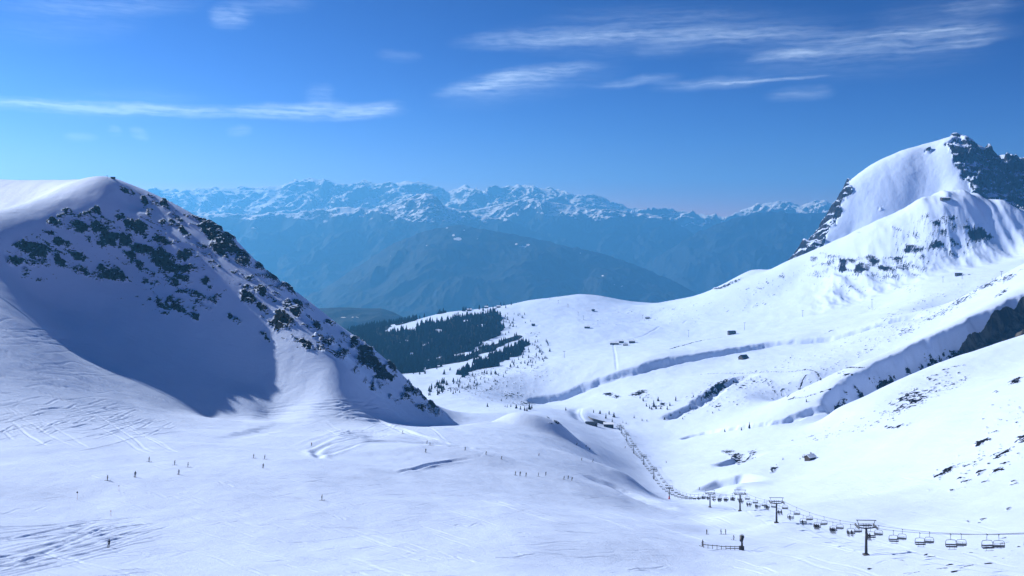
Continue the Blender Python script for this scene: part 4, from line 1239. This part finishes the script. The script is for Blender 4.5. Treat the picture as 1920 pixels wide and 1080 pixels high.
SK += [(966, 891, 7, 'black', 'up', LB1, G1), (975, 892, 8, 'navy', 'up', LB1, G1), (986, 893, 7, 'black', 'up', LB1, G1), (1009, 893, 6, 'black', 'up', LB1, G1), (1023, 891, 6, 'navy', 'up', LB1, G1)]
G2 = 'three skiers in a row below the mid-slope row'; LB2 = 'small dark skier of the tight row of three right of the five'
SK += [(1057, 899, 6, 'black', 'up', LB2, G2), (1065, 898, 6, 'navy', 'up', LB2, G2), (1072, 901, 5, 'black', 'up', LB2, G2)]
G3 = 'distant skiers right of the snow mound'; LB3 = 'tiny distant skier on the pale slope right of the round snow mound'
SK += [(1010, 855, 4, 'red', 'up', 'tiny skier alone on the pale slope under the round snow mound', None), (1090, 863, 5, 'black', 'up', LB3, G3), (1111, 866, 6, 'black', 'up', LB3, G3), (1098, 838, 4, 'navy', 'up', LB3, G3), (1105, 843, 4, 'grey', 'up', LB3, G3), (1081, 834, 4, 'black', 'stand', LB3, G3), (1172, 840, 4, 'navy', 'up', LB3, G3),
       (1249, 868, 4, 'red', 'up', 'tiny skier right of the steep row of pylons', None), (1311, 918, 6, 'black', 'up', 'small skier below the shadowed snow hollow, behind the pylons', None),
       (1325, 1002, 9, 'black', 'up', 'skier standing left of the two above the low fence', None), (1352, 1002, 9, 'black', 'up', 'left one of two skiers standing above the low fence', None), (1361, 1002, 9, 'navy', 'up', 'right one of two skiers standing above the low fence', None),
       (1317, 1025, 12, 'grey', 'up', 'person standing at the left end of the low fence', None), (1376, 1013, 5, 'blue', 'stand', 'small skier between the low fence and the snow cannon', None)]
srng = random.Random(5)
for (px, py, hp, outfit, pose, lab, grp) in SK:
    p = at(px, py, 90, 1300)
    gx, gy = slope_heading(p)
    down = math.atan2(-gy, -gx)                       # heading of steepest descent
    rz = down + math.pi / 2 + srng.choice([-1, 1]) * srng.uniform(.7, 1.3)
    o = person(p, rz, pose, outfit, lab, grp or 'skiers on the slopes', 1.0)
    want = hp / F * p.y / 1.7 if hp else 1.0
    o.scale = (min(max(want, .95), 1.12),) * 3
    set_on_slope(o, p, rz)

# riders on the climbing rope
for (s, d, ch) in chairs:
    if s > 0 or d < 212 or d > 470: continue
    n = srng.choice([2, 3, 3, 2])
    for k in range(n):
        x = (-.75, -.25, .25, .75)[(k + (srng.random() < .3)) % 4]
        loc = Vector(ch.location) + Matrix.Rotation(ch.rotation_euler.z, 3, 'Z') @ Vector((x, -.18, -2.40))
        lab = 'dark-clothed rider seated on a chair between the nearest pylon and the next' if d < 317 else 'tiny dark rider seated on a chair over the flat stretch of pylons'
        person(loc, ch.rotation_euler.z, 'sit', srng.choice(['black', 'navy', 'black', 'grey']), lab, 'riders on the chairlift', 1.0)

# ---------------------------------------------------------------- low fence, snow cannon, markers
fa = at(1319, 1027, 100, 500); fb = at(1386, 1031, 100, 500)
fr = empty('low_fence', fa); fd = fb - fa; FL = math.hypot(fd.x, fd.y)
tag(fr, 'low dark timber rail fence on the snow below three standing skiers', 'fence')
NPOST = 9
tops = []
for k in range(NPOST):
    f = k / (NPOST - 1); g = ground_at(fa.x + fd.x * f, fa.y + fd.y * f) - fa
    m = MB(); m.box((g.x, g.y, g.z + .45), (.12, .12, 1.5)); m.build('post', M_WOOD, fr); tops.append(g + Vector((0, 0, 1.0)))
for dz in (0, -.55):
    m = MB()
    for a, b in zip(tops[:-1], tops[1:]):
        if dz and a.x < fd.x * .55: continue
        m.bar(a + Vector((0, -.09, dz)), b + Vector((0, -.09, dz)), .10, .10, 6)
    m.build('rail', M_WOOD, fr)

gp = at(1387, 1031, 100, 500); gp = ground_at(gp.x + .6, gp.y)
gr = empty('snow_cannon', gp, .4); tag(gr, 'tall dark snow cannon on a short mast at the right end of the low fence', 'snow cannon')
m = MB(); m.bar((0, 0, -.4), (0, 0, 2.6), .28, .20, 10); m.build('mast', M_STEEL, gr)
m = MB(); m.box((0, 0, .5), (1.1, .9, 1.3)); m.build('control_box', M_STEEL, gr)
m = MB(); m.bar((-.55, -.5, 3.0), (.5, .55, 3.7), .52, .66, 14); fanb = m.build('fan_barrel', M_STEEL, gr, smooth=False)
m = MB(); m.tube([(-.6 + .66 * math.cos(t) * .5, -.55 + .0, 3.0 + .0) if False else (.52 + .66 * math.cos(t) * .7, .58 - .66 * math.cos(t) * .7, 3.72 + .66 * math.sin(t)) for t in [2 * math.pi * k / 14 for k in range(15)]], .07, 6); m.build('nozzle_ring', M_GALV, fanb)
m = MB(); m.bar((0, 0, 2.5), (0, 0, 3.3), .12); m.bar((-.3, 0, 2.7), (.3, 0, 2.7), .08); m.build('yoke', M_STEEL, gr)
m = MB(); m.tube([(.45, .2, .3), (.6, .3, 1.2), (.5, .35, 2.4), (.1, .2, 3.1)], .07, 6); m.build('hose', M_STEEL, gr)
p2 = at(1393, 1033, 100, 500); m = MB(); m.bar((0, 0, -.3), (0, 0, 2.9), .05, .04, 6); m.bar((-.02, 0, 2.9), (.02, 0, 3.1), .07, .05, 6); tag(m.build('marker_pole', M_STEEL, None, p2), 'thin bare pole just right of the snow cannon', 'pole')

for (px, py, h, lab) in ((145, 937, 2.1, 'thin piste marker with a dark disc, leftmost on the lower run'), (223, 921, 1.6, 'pale piste marker right of the one with the dark disc'), (208, 968, 1.4, 'faint thin piste marker just above the tracked slope')):
    p = at(px, py, 90, 600); r = empty('piste_marker', p)
    m = MB(); m.bar((0, 0, -.3), (0, 0, h), .035, .03, 6); m.build('pole', M_ORANGE, r)
    m = MB(); m.disc((0, -.04, h), (0, 1, 0), .26 if px == 145 else .15, .03, 16); m.build('disc', C_BLACK if px != 208 else M_ORANGE, r)
    tag(r, lab, 'piste marker', 'piste markers')

# ---------------------------------------------------------------- buildings
def hut(px, py, w, dpt, h, rz, label, name='mountain_hut', roof_snow=True, walls=None, dmin=600, dmax=3200, nwin=3, chimney=True, pitch=.5, bury=0.0, group=None, over=.5):
    p = at(px, py, dmin, dmax)
    r = empty(name, p - Vector((0, 0, bury)), rz)
    m = MB(); m.add([(-w / 2, -dpt / 2, -2.5), (w / 2, -dpt / 2, -2.5), (w / 2, dpt / 2, -2.5), (-w / 2, dpt / 2, -2.5), (-w / 2, -dpt / 2, h), (w / 2, -dpt / 2, h), (w / 2, dpt / 2, h), (-w / 2, dpt / 2, h), (-w / 2, 0, h + pitch * dpt / 2), (w / 2, 0, h + pitch * dpt / 2)],
                    [(0, 1, 5, 4), (2, 3, 7, 6), (1, 2, 6, 9, 5), (3, 0, 4, 8, 7), (3, 2, 1, 0)])
    m.build('wall', walls or M_WOOD, r)
    m = MB(); t = .35
    for s in (-1, 1):
        y1 = s * (dpt / 2 + over); z1 = h - pitch * over; zr = h + pitch * dpt / 2
        vs = [(x, y, z + dz) for x in (-w / 2 - over, w / 2 + over) for (y, z) in ((0, zr), (y1, z1)) for dz in (.03, t)]
        m.add(vs, [(0, 2, 3, 1), (4, 5, 7, 6), (0, 1, 5, 4), (2, 6, 7, 3), (1, 3, 7, 5), (0, 4, 6, 2)])
    rf = m.build('roof', M_ROOFSNOW if roof_snow else M_STEEL, r)
    if chimney:
        m = MB(); m.box((w * .22, dpt * .12, h + pitch * dpt / 2 + .3), (.7, .7, 1.8)); m.build('chimney', M_STONEWALL, rf)
    for k in range(nwin):
        x = (k + .5) / nwin * w - w / 2
        m = MB(); m.box((x, -dpt / 2 - .03, h * .58), (min(1.2, w / nwin * .5), .12, min(1.2, h * .4))); m.build('window', M_GLASS, r)
    m = MB(); m.box((w * .36, -dpt / 2 - .05, h * .32), (1.0, .14, min(2.0, h * .62))); m.build('door', C_BLACK, r)
    tag(r, label, 'hut', group)
    return r


hut(1109, 797, 14, 7, 3.2, -.12, 'long low dark building at the foot of the lift, left of the station', 'station_building', False, M_STONEWALL, 900, 1300, 5, False, .15)
hut(1141, 801, 12, 9, 4.6, -.1, 'dark valley station with snowy roof where the chairlift starts', 'lift_station', True, M_STEEL, 900, 1300, 4, False, .25)
hut(1152, 646, 20, 9, 4.2, -.1, 'longest low farm hut of the four on the plateau', 'farm_hut', True, None, 1500, 2600, 4, True, .5, 0, 'farm huts on the plateau')
hut(1165, 643, 11, 8, 5.0, -.2, 'small farm hut in the middle of the four, behind the long one', 'farm_hut', True, None, 1500, 2600, 2, True, .5, 0, 'farm huts on the plateau')
hut(1173, 648, 10, 7, 3.2, .1, 'front farm hut of the four, low beside the long one', 'farm_hut', True, None, 1500, 2600, 2, False, .5, 0, 'farm huts on the plateau')
hut(1185, 643, 14, 9, 5.0, -.1, 'rightmost farm hut of the four on the plateau', 'farm_hut', True, None, 1500, 2600, 3, True, .5, 0, 'farm huts on the plateau')
hut(1101, 615, 13, 9, 4.2, -.2, 'single dark hut on the slope above the four farm huts', 'mountain_hut', True, None, 1800, 2700, 3)
hut(1372, 627, 16, 11, 5.2, .1, 'broad dark hut alone above the first gully, right of the plateau middle', 'mountain_hut', False, None, 1500, 2400, 3, True, .55)
hut(1394, 673, 13, 11, 2.6, .5, 'steep-roofed hut half sunk in snow below the first gully', 'mountain_hut', False, None, 1200, 2000, 2, False, .8)
hut(1519, 862, 6.5, 5, 2.6, .5, 'small snowy-roofed chalet with trees on the right slope', 'chalet', True, None, 500, 900, 2, True, .6)
hut(1797, 517, 11, 8, 5, 0, 'small dark lift station high on the right, beside a T-shaped pylon', 'lift_station', False, M_STEEL, 1500, 2300, 2, False, .2)
hut(1772, 374, 20, 11, 4.2, .05, 'snow-roofed hut on the brow under the rocky peak', 'mountain_hut', True, None, 1900, 2300, 6, True, .3)
hut(1214, 597, 12, 8, 3.5, .1, 'small dark hut beside scattered boulders on the upper plateau', 'mountain_hut', True, None, 1900, 2700, 2)
hut(1000, 611, 9, 7, 4, .0, 'lonely small hut on the snow right of the dark wood', 'mountain_hut', False, None, 1800, 2700, 2, False)
hut(1112, 583, 8, 6, 3.5, .2, 'tiny hut beside the slope track on the rounded hill', 'mountain_hut', False, None, 1800, 2800, 2, False)
for k, (px, py, w, lb) in enumerate(((880, 583, 14, 'wide chalet among trees on the skyline, left of the rounded hill'), (912, 578, 11, 'small chalet on the skyline right of the wide one'), (935, 577, 12, 'last skyline chalet before the rounded hill'))):
    hut(px, py, w, 9, 5, 0, lb, 'chalet', True, None, 2300, 2800, 3, True, .5, 0, 'chalets on the skyline')
p = at(212, 335.5, 700, 830); r = empty('summit_hut', p); m = MB(); m.box((0, 0, .6), (3.2, 2.4, 2.0)); m.build('wall', M_WOOD, r); m = MB(); m.box((0, 0, 1.75), (3.8, 3.0, .25)); m.build('roof', M_STEEL, r); tag(r, 'tiny hut on top of the left mountain', 'hut')
p = at(201, 336, 700, 860); r = empty('summit_cross', p); m = MB(); m.bar((0, 0, -.4), (0, 0, 4.0), .12, .10, 6); m.build('post', M_WOOD, r); m = MB(); m.box((0, 0, 3.1), (1.7, .16, .16)); m.build('crossbeam', M_WOOD, r); tag(r, 'thin summit cross on top of the left mountain, left of the hut', 'cross')

# curved retaining wall behind the valley station
q = smooth_line([(v.x, v.y, v.z) for v in (at(1103, 782, 900, 1400), at(1110, 788, 900, 1400), at(1122, 793, 900, 1400), at(1134, 796, 900, 1400), at(1146, 799, 900, 1400))], 5)
m = MB()
n = len(q); vs = []
for i, (x, y, z) in enumerate(q):
    h = .4 + 3.4 * math.sin(math.pi * min(1, (i + 1) / n * .8))
    vs += [(x, y, z - 1.5), (x, y, z + h), (x, y + 1.2, z + h), (x, y + 1.2, z - 1.5)]
fs = []
for i in range(n - 1):
    b = i * 4
    for k in range(4): fs.append((b + k, b + (k + 1) % 4, b + 4 + (k + 1) % 4, b + 4 + k))
fs += [(0, 1, 2, 3), (n * 4 - 1, n * 4 - 2, n * 4 - 3, n * 4 - 4)]
m.add(vs, fs); tag(m.build('retaining_wall', M_STONEWALL), 'long dark curved retaining wall behind the valley station', 'wall')

# ---------------------------------------------------------------- drag lift pylons on the far slopes
TB = [(1058, 671, 12, 'T-shaped drag lift pylon alone in front of the wood edge, left plateau'), (1031, 562, 5, 'tiny pylon on the rounded hill, first from the left'), (1047, 569, 6, 'tiny pylon on the rounded hill, second from the left'), (1065, 577, 7, 'pylon on the rounded hill just above its slope track'), (1084, 592, 7, 'pylon below the slope track of the rounded hill'), (1094, 600, 8, 'lowest pylon of the rounded hill row'), (1121, 609, 8, 'pylon right of the single dark hut'),
      (1205, 598, 7, 'pylon left of the scattered boulders on the upper plateau'), (1291, 632, 13, 'T-shaped pylon above the first gully, between the farm huts and the broad hut'), (1396, 619, 14, 'T-shaped pylon beside the broad dark hut'), (1505, 594, 12, 'T-shaped pylon on the open slope right of the broad hut'), (1635, 577, 16, 'tall T-shaped pylon with a shadow, under the rock band'), (1768, 530, 11, 'T-shaped pylon left of the high lift station'), (1804, 523, 11, 'T-shaped pylon just right of the high lift station'), (1878, 519, 10, 'T-shaped pylon close to the slope edge at the far right')]
for (px, py, hp, lab) in TB:
    p = at(px, py, 1300, 2900); h = hp / F * p.y
    r = empty('drag_lift_pylon', p, .2)
    m = MB(); m.bar((0, 0, -1), (0, 0, h), .38, .26, 8); m.build('mast', M_STEEL, r)
    m = MB(); m.box((0, 0, h), (4.6, .5, .5)); m.build('crossarm', M_STEEL, r)
    for s in (-1, 1):
        m = MB(); m.box((s * 2.1, 0, h - .35), (.5, 2.2, .5)); m.build('sheave_beam', M_GALV, r)
    tag(r, lab, 'lift pylon', 'drag lift pylons')
# ================================================================ trees
def conifer_mesh(name, seed, h, w, tiers=7, seg=9):
    """Spruce: tapering trunk and drooping uneven branch whorls with gaps between."""
    rg = random.Random(seed); m = MB()
    m.bar((0, 0, -.6), (0, 0, h * .97), h * .022 + .06, .02, 6, 1)
    for t in range(tiers):
        f = t / tiers
        z0 = h * (.10 + .86 * f); rad = w * (1 - f) ** .85 * rg.uniform(.85, 1.1) + .12
        hh = h / tiers * 1.55
        rot = rg.uniform(0, 6.28)
        for k in range(seg):
            a = rot + 2 * math.pi * k / seg + rg.uniform(-.2, .2); rr = rad * rg.uniform(.6, 1.12); da = math.pi / seg * rg.uniform(.75, 1.1)
            zt = z0 + hh * rg.uniform(.7, 1.0); zb = z0 - rr * rg.uniform(.10, .32)
            c = Vector((math.cos(a) * rr, math.sin(a) * rr, zb))
            l = Vector((math.cos(a - da) * rr * .72, math.sin(a - da) * rr * .72, zb + .12 * rr)); rr_ = Vector((math.cos(a + da) * rr * .72, math.sin(a + da) * rr * .72, zb + .12 * rr))
            top = Vector((0, 0, zt))
            m.add([top, l, c, rr_], [(0, 1, 2), (0, 2, 3)], 0)
            m.add([Vector((0, 0, z0 + hh * .25)), l, c, rr_], [(0, 2, 1), (0, 3, 2)], 0)
    return m.mesh(name, [M_NEEDLE, M_BARK])


CON = [conifer_mesh('conifer', 100 + k, 1.0 * (8 + k % 3), 1.9 + .25 * (k % 4)) for k in range(6)]
trng = random.Random(21)


def inside(poly, x, y):
    c = False; n = len(poly); j = n - 1
    for i in range(n):
        xi, yi = poly[i]; xj, yj = poly[j]
        if (yi > y) != (yj > y) and x < (xj - xi) * (y - yi) / (yj - yi) + xi: c = not c
        j = i
    return c


NTREE = [0]


def tree(px, py, hp, label, group, dmin=900, dmax=2900):
    p = at(px, py, dmin, dmax)
    if p is None: return
    me = trng.choice(CON); o = link('conifer', me, None, p)
    h = hp / F * p.y; base = max(v.co.z for v in me.vertices)
    s = h / base; wv = trng.uniform(.85, 1.3)
    o.scale = (s * wv, s * wv, s); o.rotation_euler = (trng.uniform(-.04, .04), trng.uniform(-.04, .04), trng.uniform(0, 6.28))
    tag(o, label, 'tree', group); NTREE[0] += 1


for (px, py, hp, lab) in [(1113, 774, 7, 'small conifer first from the left in the clump above the valley station'), (1125, 776, 8, 'conifer second from the left in the clump above the valley station'), (1136, 785, 12, 'tallest conifer of the clump above the valley station'), (1142, 777, 8, 'short broad conifer behind the tallest one above the valley station'),
                          (1151, 782, 10, 'slim conifer with a long shadow above the valley station'), (1148, 791, 7, 'small conifer close above the retaining wall'), (1189, 784, 7, 'lone conifer on the snow right of the valley station clump'), (1061, 770, 8, 'lone conifer left of the curving road'), (1267, 752, 11, 'bushy conifer at the bend of the dark bank right of the station'),
                          (1226, 763, 14, 'biggest dark conifer of the thicket between the two gullies'), (1405, 806, 13, 'taller conifer standing in the long right gully'), (1390, 807, 7, 'small conifer left of the taller one in the long right gully'), (1359, 810, 7, 'lowest conifer in the long right gully'), (1512, 754, 7, 'lone small conifer beside the dark field track'), (1294, 767, 7, 'single small conifer on the bank of the gully')]:
    tree(px, py, hp, lab, 'single conifers in the valley')
for (px, py) in [(1168, 793), (1174, 795), (1204, 789), (1213, 790)]: tree(px, py, 5, 'very small conifer scattered right of the valley station', 'very small conifers by the station')
for (px, py, hp) in [(1206, 752, 8), (1234, 752, 9), (1239, 767, 6), (1256, 761, 8), (1251, 768, 8), (1218, 766, 8), (1222, 768, 8), (1230, 767, 9), (1212, 762, 7), (1240, 758, 6), (1200, 747, 6)]:
    tree(px, py, hp, 'small conifer in the thicket between the two gullies', 'conifers between the two gullies')
for (px, py, hp) in [(968, 766, 9), (976, 768, 8), (984, 770, 10), (993, 768, 12), (988, 771, 9), (997, 766, 9), (958, 763, 7), (951, 764, 6), (947, 763, 5), (962, 757, 6), (940, 752, 6), (950, 748, 5), (914, 763, 9)]:
    tree(px, py, hp, 'conifer in the low row at the left end of the first gully', 'conifers at the left end of the first gully')
for (px, py, hp) in [(1508, 858, 9), (1511, 859, 10), (1505, 858, 6), (1500, 861, 4), (1468, 862, 6)]:
    tree(px, py, hp * .8, 'dark conifer beside the small chalet on the right slope', 'conifers by the chalet', 500, 900)
for (px, py) in [(1332, 742), (1345, 730), (1363, 716), (1380, 722), (1394, 708), (1408, 712), (1315, 752), (1425, 708), (1300, 745), (1348, 770), (1336, 775), (1440, 720), (1465, 742), (1275, 775), (1280, 786), (1246, 787), (1258, 780)]:
    tree(px, py, trng.uniform(4, 6.5), 'tiny dark conifer dotted along the second gully', 'tiny conifers along the second gully')

# copses and loose trees at the edge of the wood
LOOSE = [([(940, 588), (985, 590), (1000, 605), (960, 620), (942, 640)], 30, (4, 7), 'conifer scattered on the snow right of the dark wood', 'conifers right of the dark wood'),
         ([(985, 640), (1030, 640), (1035, 670), (1000, 690), (950, 690), (975, 665)], 60, (4, 8), 'small conifer scattered right of the lower copse', 'conifers right of the lower copse'),
         ([(800, 735), (830, 715), (840, 722), (830, 740), (805, 745)], 30, (7, 13), 'conifer in the dark clump beside the foot of the left mountain', 'conifers by the left mountain foot'),
         ([(840, 715), (900, 700), (955, 695), (940, 715), (880, 735), (840, 740)], 55, (4, 9), 'small conifer scattered below the lower copse', 'conifers below the lower copse'),
         ([(860, 580), (905, 574), (965, 566), (965, 574), (930, 582), (870, 588)], 28, (6, 11), 'conifer on the skyline among the chalets', 'skyline conifers'),
         ([(765, 692), (850, 690), (850, 700), (800, 715), (765, 700)], 8, (6, 11), 'conifer standing apart on the snow below the dark wood', 'conifers below the dark wood')]
for poly, n, (h0, h1), lab, grp in LOOSE:
    xs = [p[0] for p in poly]; ys = [p[1] for p in poly]; c = 0; tries = 0
    while c < n and tries < 4000:
        tries += 1
        px = trng.uniform(min(xs), max(xs)); py = trng.uniform(min(ys), max(ys))
        if inside(poly, px, py): tree(px, py, trng.uniform(h0, h1), lab, grp, 950, 2900); c += 1

# the dark wood itself
m = MB(); nt_ = 0
WOODS = [(MAIN, 8500), (BAND2, 620), (BAND3, 300)]


def simple_conifer(m, p, h, w, rg):
    rot = rg.uniform(0, 6.28); n = 6
    for (zb, zt, r) in ((.06, .55, 1.0), (.30, .80, .72), (.58, 1.0, .45)):
        vs = [p + Vector((0, 0, h * zt))]
        for k in range(n):
            a = rot + 2 * math.pi * k / n; q = w * r * rg.uniform(.7, 1.15)
            vs.append(p + Vector((math.cos(a) * q, math.sin(a) * q, h * zb - rg.uniform(0, .05) * h)))
        m.add(vs, [(0, k + 1, (k + 1) % n + 1) for k in range(n)])


def edge_noise(x, y): return float(perlin(np.array([x / 60.0]), np.array([y / 60.0]), 88)[0])


for poly, n in WOODS:
    xs = [p[0] for p in poly]; c = 0; tries = 0
    tot = n; tries_max = n * 40
    while c < tot and tries < tries_max:
        tries += 1
        px = trng.uniform(min(xs), max(xs)); d = math.exp(trng.uniform(math.log(1350), math.log(2850)))
        x = (px - CX) / F * d
        z = T.height(x, d); py = HY - z / d * F
        if not inside(poly, px + edge_noise(x, d) * 12, py + edge_noise(d, x) * 4): continue
        if float(perlin(np.array([x / 38.0]), np.array([d / 70.0]), 99)[0]) > .56: continue
        h = (8 + 12 * trng.random() ** 1.3) if poly is MAIN else trng.uniform(6, 14)
        simple_conifer(m, Vector((x, d, z - .3)), h, h * trng.uniform(.22, .32), trng); c += 1
fo = m.build('forest', [M_NEEDLE]); fo['kind'] = 'stuff'
# ================================================================ sky, sun, camera
def ang(px, py):
    """azimuth and elevation (radians) of a direction seen in the photograph"""
    x = (px - CX) / F; z = (HY - py) / F
    return math.atan2(x, 1.0), math.atan2(z, math.hypot(x, 1.0))


CIRRUS = [  # x0, y0, x1, y1, half width, strength
    (-320, 176, 640, 214, 8, 1.0), (400, 207, 780, 207, 11, .9), (600, 222, 770, 195, 9, .55), (115, 258, 190, 258, 6, .45), (195, 240, 228, 250, 7, .4), (236, 246, 290, 258, 8, .6), (420, 250, 472, 242, 8, .4),
    (375, 28, 485, 34, 15, .5), (-40, 10, 400, 6, 13, .3), (400, 10, 600, 5, 12, .2), (820, 80, 1230, 60, 13, .5), (1060, 68, 1630, 53, 11, .42), (1370, 105, 1960, 48, 17, .42), (1385, 116, 1565, 90, 7, .45), (1500, 70, 1930, 46, 7, .35),
    (805, 178, 1000, 140, 9, .55), (850, 158, 1145, 117, 10, .65), (830, 176, 1070, 150, 12, .35), (1090, 163, 1290, 141, 7, .4), (1205, 166, 1460, 148, 8, .4), (1270, 163, 1570, 141, 2.2, .8), (1425, 183, 1580, 168, 9, .32),
    (1740, 22, 1940, 6, 9, .25), (1740, 88, 1905, 68, 6, .3), (560, 178, 640, 170, 13, .28), (540, 198, 660, 190, 8, .25), (690, 100, 800, 108, 8, .18), (1180, 100, 1300, 90, 10, .15),
    (860, 70, 1700, 40, 26, .18), (1300, 130, 1920, 90, 24, .14), (0, 200, 420, 190, 20, .15), (780, 190, 1200, 120, 24, .14), (1000, 30, 1500, 20, 16, .12), (1600, 40, 1920, 20, 20, .14), (-60, 60, 300, 40, 20, .12)]


def build_world():
    w = bpy.data.worlds.new("World"); scene.world = w; w.use_nodes = True
    nt = w.node_tree; nt.nodes.clear(); N = nt.nodes.new; Lk = nt.links.new
    out = N('ShaderNodeOutputWorld'); bg = N('ShaderNodeBackground')
    sky = N('ShaderNodeTexSky'); sky.sky_type = 'NISHITA'; sky.sun_disc = False
    sky.sun_elevation = math.asin(SUN[2]); sky.sun_rotation = math.atan2(SUN[0], SUN[1])
    sky.altitude = 2300; sky.air_density = 1.0; sky.dust_density = 0.3; sky.ozone_density = 3.0
    # deepen the high-altitude blue: raise the sky colour to a power about its own brightness

    def M(op, a, b=None, clamp=False):
        nd = N('ShaderNodeMath'); nd.operation = op; nd.use_clamp = clamp
        for i, v in enumerate((a, b)):
            if v is None: continue
            if isinstance(v, (int, float)): nd.inputs[i].default_value = v
            else: Lk(v, nd.inputs[i])
        return nd.outputs[0]
    sr = N('ShaderNodeSeparateColor'); Lk(sky.outputs[0], sr.inputs[0])
    s2 = N('ShaderNodeCombineColor')
    for i in range(3):
        Lk(M('MULTIPLY', M('POWER', M('MULTIPLY', sr.outputs[i], .05), SKY_GAMMA[i]), SKY_GAIN[i] * 10), s2.inputs[i])
    # high ice cloud, laid out by azimuth and elevation over the horizon
    tc = N('ShaderNodeTexCoord'); sp = N('ShaderNodeSeparateXYZ'); Lk(tc.outputs['Generated'], sp.inputs[0])
    az = M('ARCTAN2', sp.outputs[0], sp.outputs[1]); el = M('ARCSINE', sp.outputs[2])
    cb = N('ShaderNodeCombineXYZ'); Lk(az, cb.inputs[0]); Lk(el, cb.inputs[1])
    n1 = N('ShaderNodeTexNoise'); n1.inputs['Scale'].default_value = 22; n1.inputs['Detail'].default_value = 4; Lk(cb.outputs[0], n1.inputs['Vector'])
    off = N('ShaderNodeVectorMath'); off.operation = 'SUBTRACT'; Lk(n1.outputs['Color'], off.inputs[0]); off.inputs[1].default_value = (.5, .5, .5)
    of2 = N('ShaderNodeVectorMath'); of2.operation = 'MULTIPLY'; Lk(off.outputs[0], of2.inputs[0]); of2.inputs[1].default_value = (.028, .009, 0)
    pos = N('ShaderNodeVectorMath'); pos.operation = 'ADD'; Lk(cb.outputs[0], pos.inputs[0]); Lk(of2.outputs[0], pos.inputs[1])
    # fibres
    mp = N('ShaderNodeMapping'); mp.inputs['Rotation'].default_value = (0, 0, math.radians(-10)); mp.inputs['Scale'].default_value = (9, 200, 1); Lk(pos.outputs[0], mp.inputs[0])
    n2 = N('ShaderNodeTexNoise'); n2.inputs['Scale'].default_value = 1; n2.inputs['Detail'].default_value = 6; n2.inputs['Roughness'].default_value = .62; n2.inputs['Distortion'].default_value = .25; Lk(mp.outputs[0], n2.inputs['Vector'])
    mp3 = N('ShaderNodeMapping'); mp3.inputs['Rotation'].default_value = (0, 0, math.radians(35)); mp3.inputs['Scale'].default_value = (55, 260, 1); Lk(pos.outputs[0], mp3.inputs[0])
    n3 = N('ShaderNodeTexNoise'); n3.inputs['Scale'].default_value = 1; n3.inputs['Detail'].default_value = 4; Lk(mp3.outputs[0], n3.inputs['Vector'])
    fib = M('ADD', M('MULTIPLY', n2.outputs[0], 1.3), M('MULTIPLY', n3.outputs[0], .7))
    fib = M('MULTIPLY', M('SUBTRACT', fib, .62, True), 1.9)
    total = None
    for (x0, y0, x1, y1, hw, st) in CIRRUS:
        a0, e0 = ang(x0, y0); a1, e1 = ang(x1, y1)
        L_ = math.hypot(a1 - a0, e1 - e0); th = math.atan2(e1 - e0, a1 - a0)
        m = N('ShaderNodeMapping'); m.vector_type = 'TEXTURE'
        m.inputs['Location'].default_value = ((a0 + a1) / 2, (e0 + e1) / 2, 0); m.inputs['Rotation'].default_value = (0, 0, th)
        m.inputs['Scale'].default_value = (L_ / 2, hw / F * 1.9, 1); Lk(pos.outputs[0], m.inputs[0])
        s = N('ShaderNodeSeparateXYZ'); Lk(m.outputs[0], s.inputs[0])
        ax = M('POWER', M('ABSOLUTE', s.outputs[0]), 3.0)
        ay = M('MULTIPLY', s.outputs[1], s.outputs[1])
        v = M('MULTIPLY', M('POWER', M('SUBTRACT', 1.0, M('ADD', ax, ay), True), 2.0), st)
        total = v if total is None else M('ADD', total, v)
    mask = M('MULTIPLY', total, fib, True)
    mask = M('MULTIPLY', mask, .58, True)
    mx = N('ShaderNodeMix'); mx.data_type = 'RGBA'; Lk(mask, mx.inputs[0]); Lk(s2.outputs[0], mx.inputs[6]); mx.inputs[7].default_value = (6.2, 7.4, 9.0, 1)
    Lk(mx.outputs[2], bg.inputs[0]); bg.inputs[1].default_value = 0.10
    Lk(bg.outputs[0], out.inputs[0])


SKY_GAMMA, SKY_GAIN = (3.0, 2.4, 2.0), (17.0, 4.1, 3.55)
build_world()
sl = bpy.data.lights.new('sun', 'SUN'); sl.energy = 5.0; sl.angle = math.radians(0.5); sl.color = (1.0, 0.965, 0.91)
so = bpy.data.objects.new('sun', sl); COL.objects.link(so)
so.rotation_euler = Vector(-SUN).to_track_quat('-Z', 'Y').to_euler()

cam = bpy.data.cameras.new('camera'); co_ = bpy.data.objects.new('camera', cam); COL.objects.link(co_)
cam.sensor_width = 36; cam.lens = 36 * F / 1920.0
cam.shift_y = -(540 - HY) / 1920.0
cam.clip_start = 0.5; cam.clip_end = 120000
co_.rotation_euler = (math.radians(90), 0, 0)
scene.camera = co_
vs = scene.view_settings
vs.view_transform = 'Standard'; vs.look = 'None'; vs.exposure = 0.52; vs.gamma = 1.0; vs.use_curve_mapping = False
scene.cycles.volume_bounces = 2
scene.cycles.diffuse_bounces = 1
scene.cycles.use_denoising = True
try:
    scene.cycles.denoising_prefilter = 'ACCURATE'
except Exception:
    pass
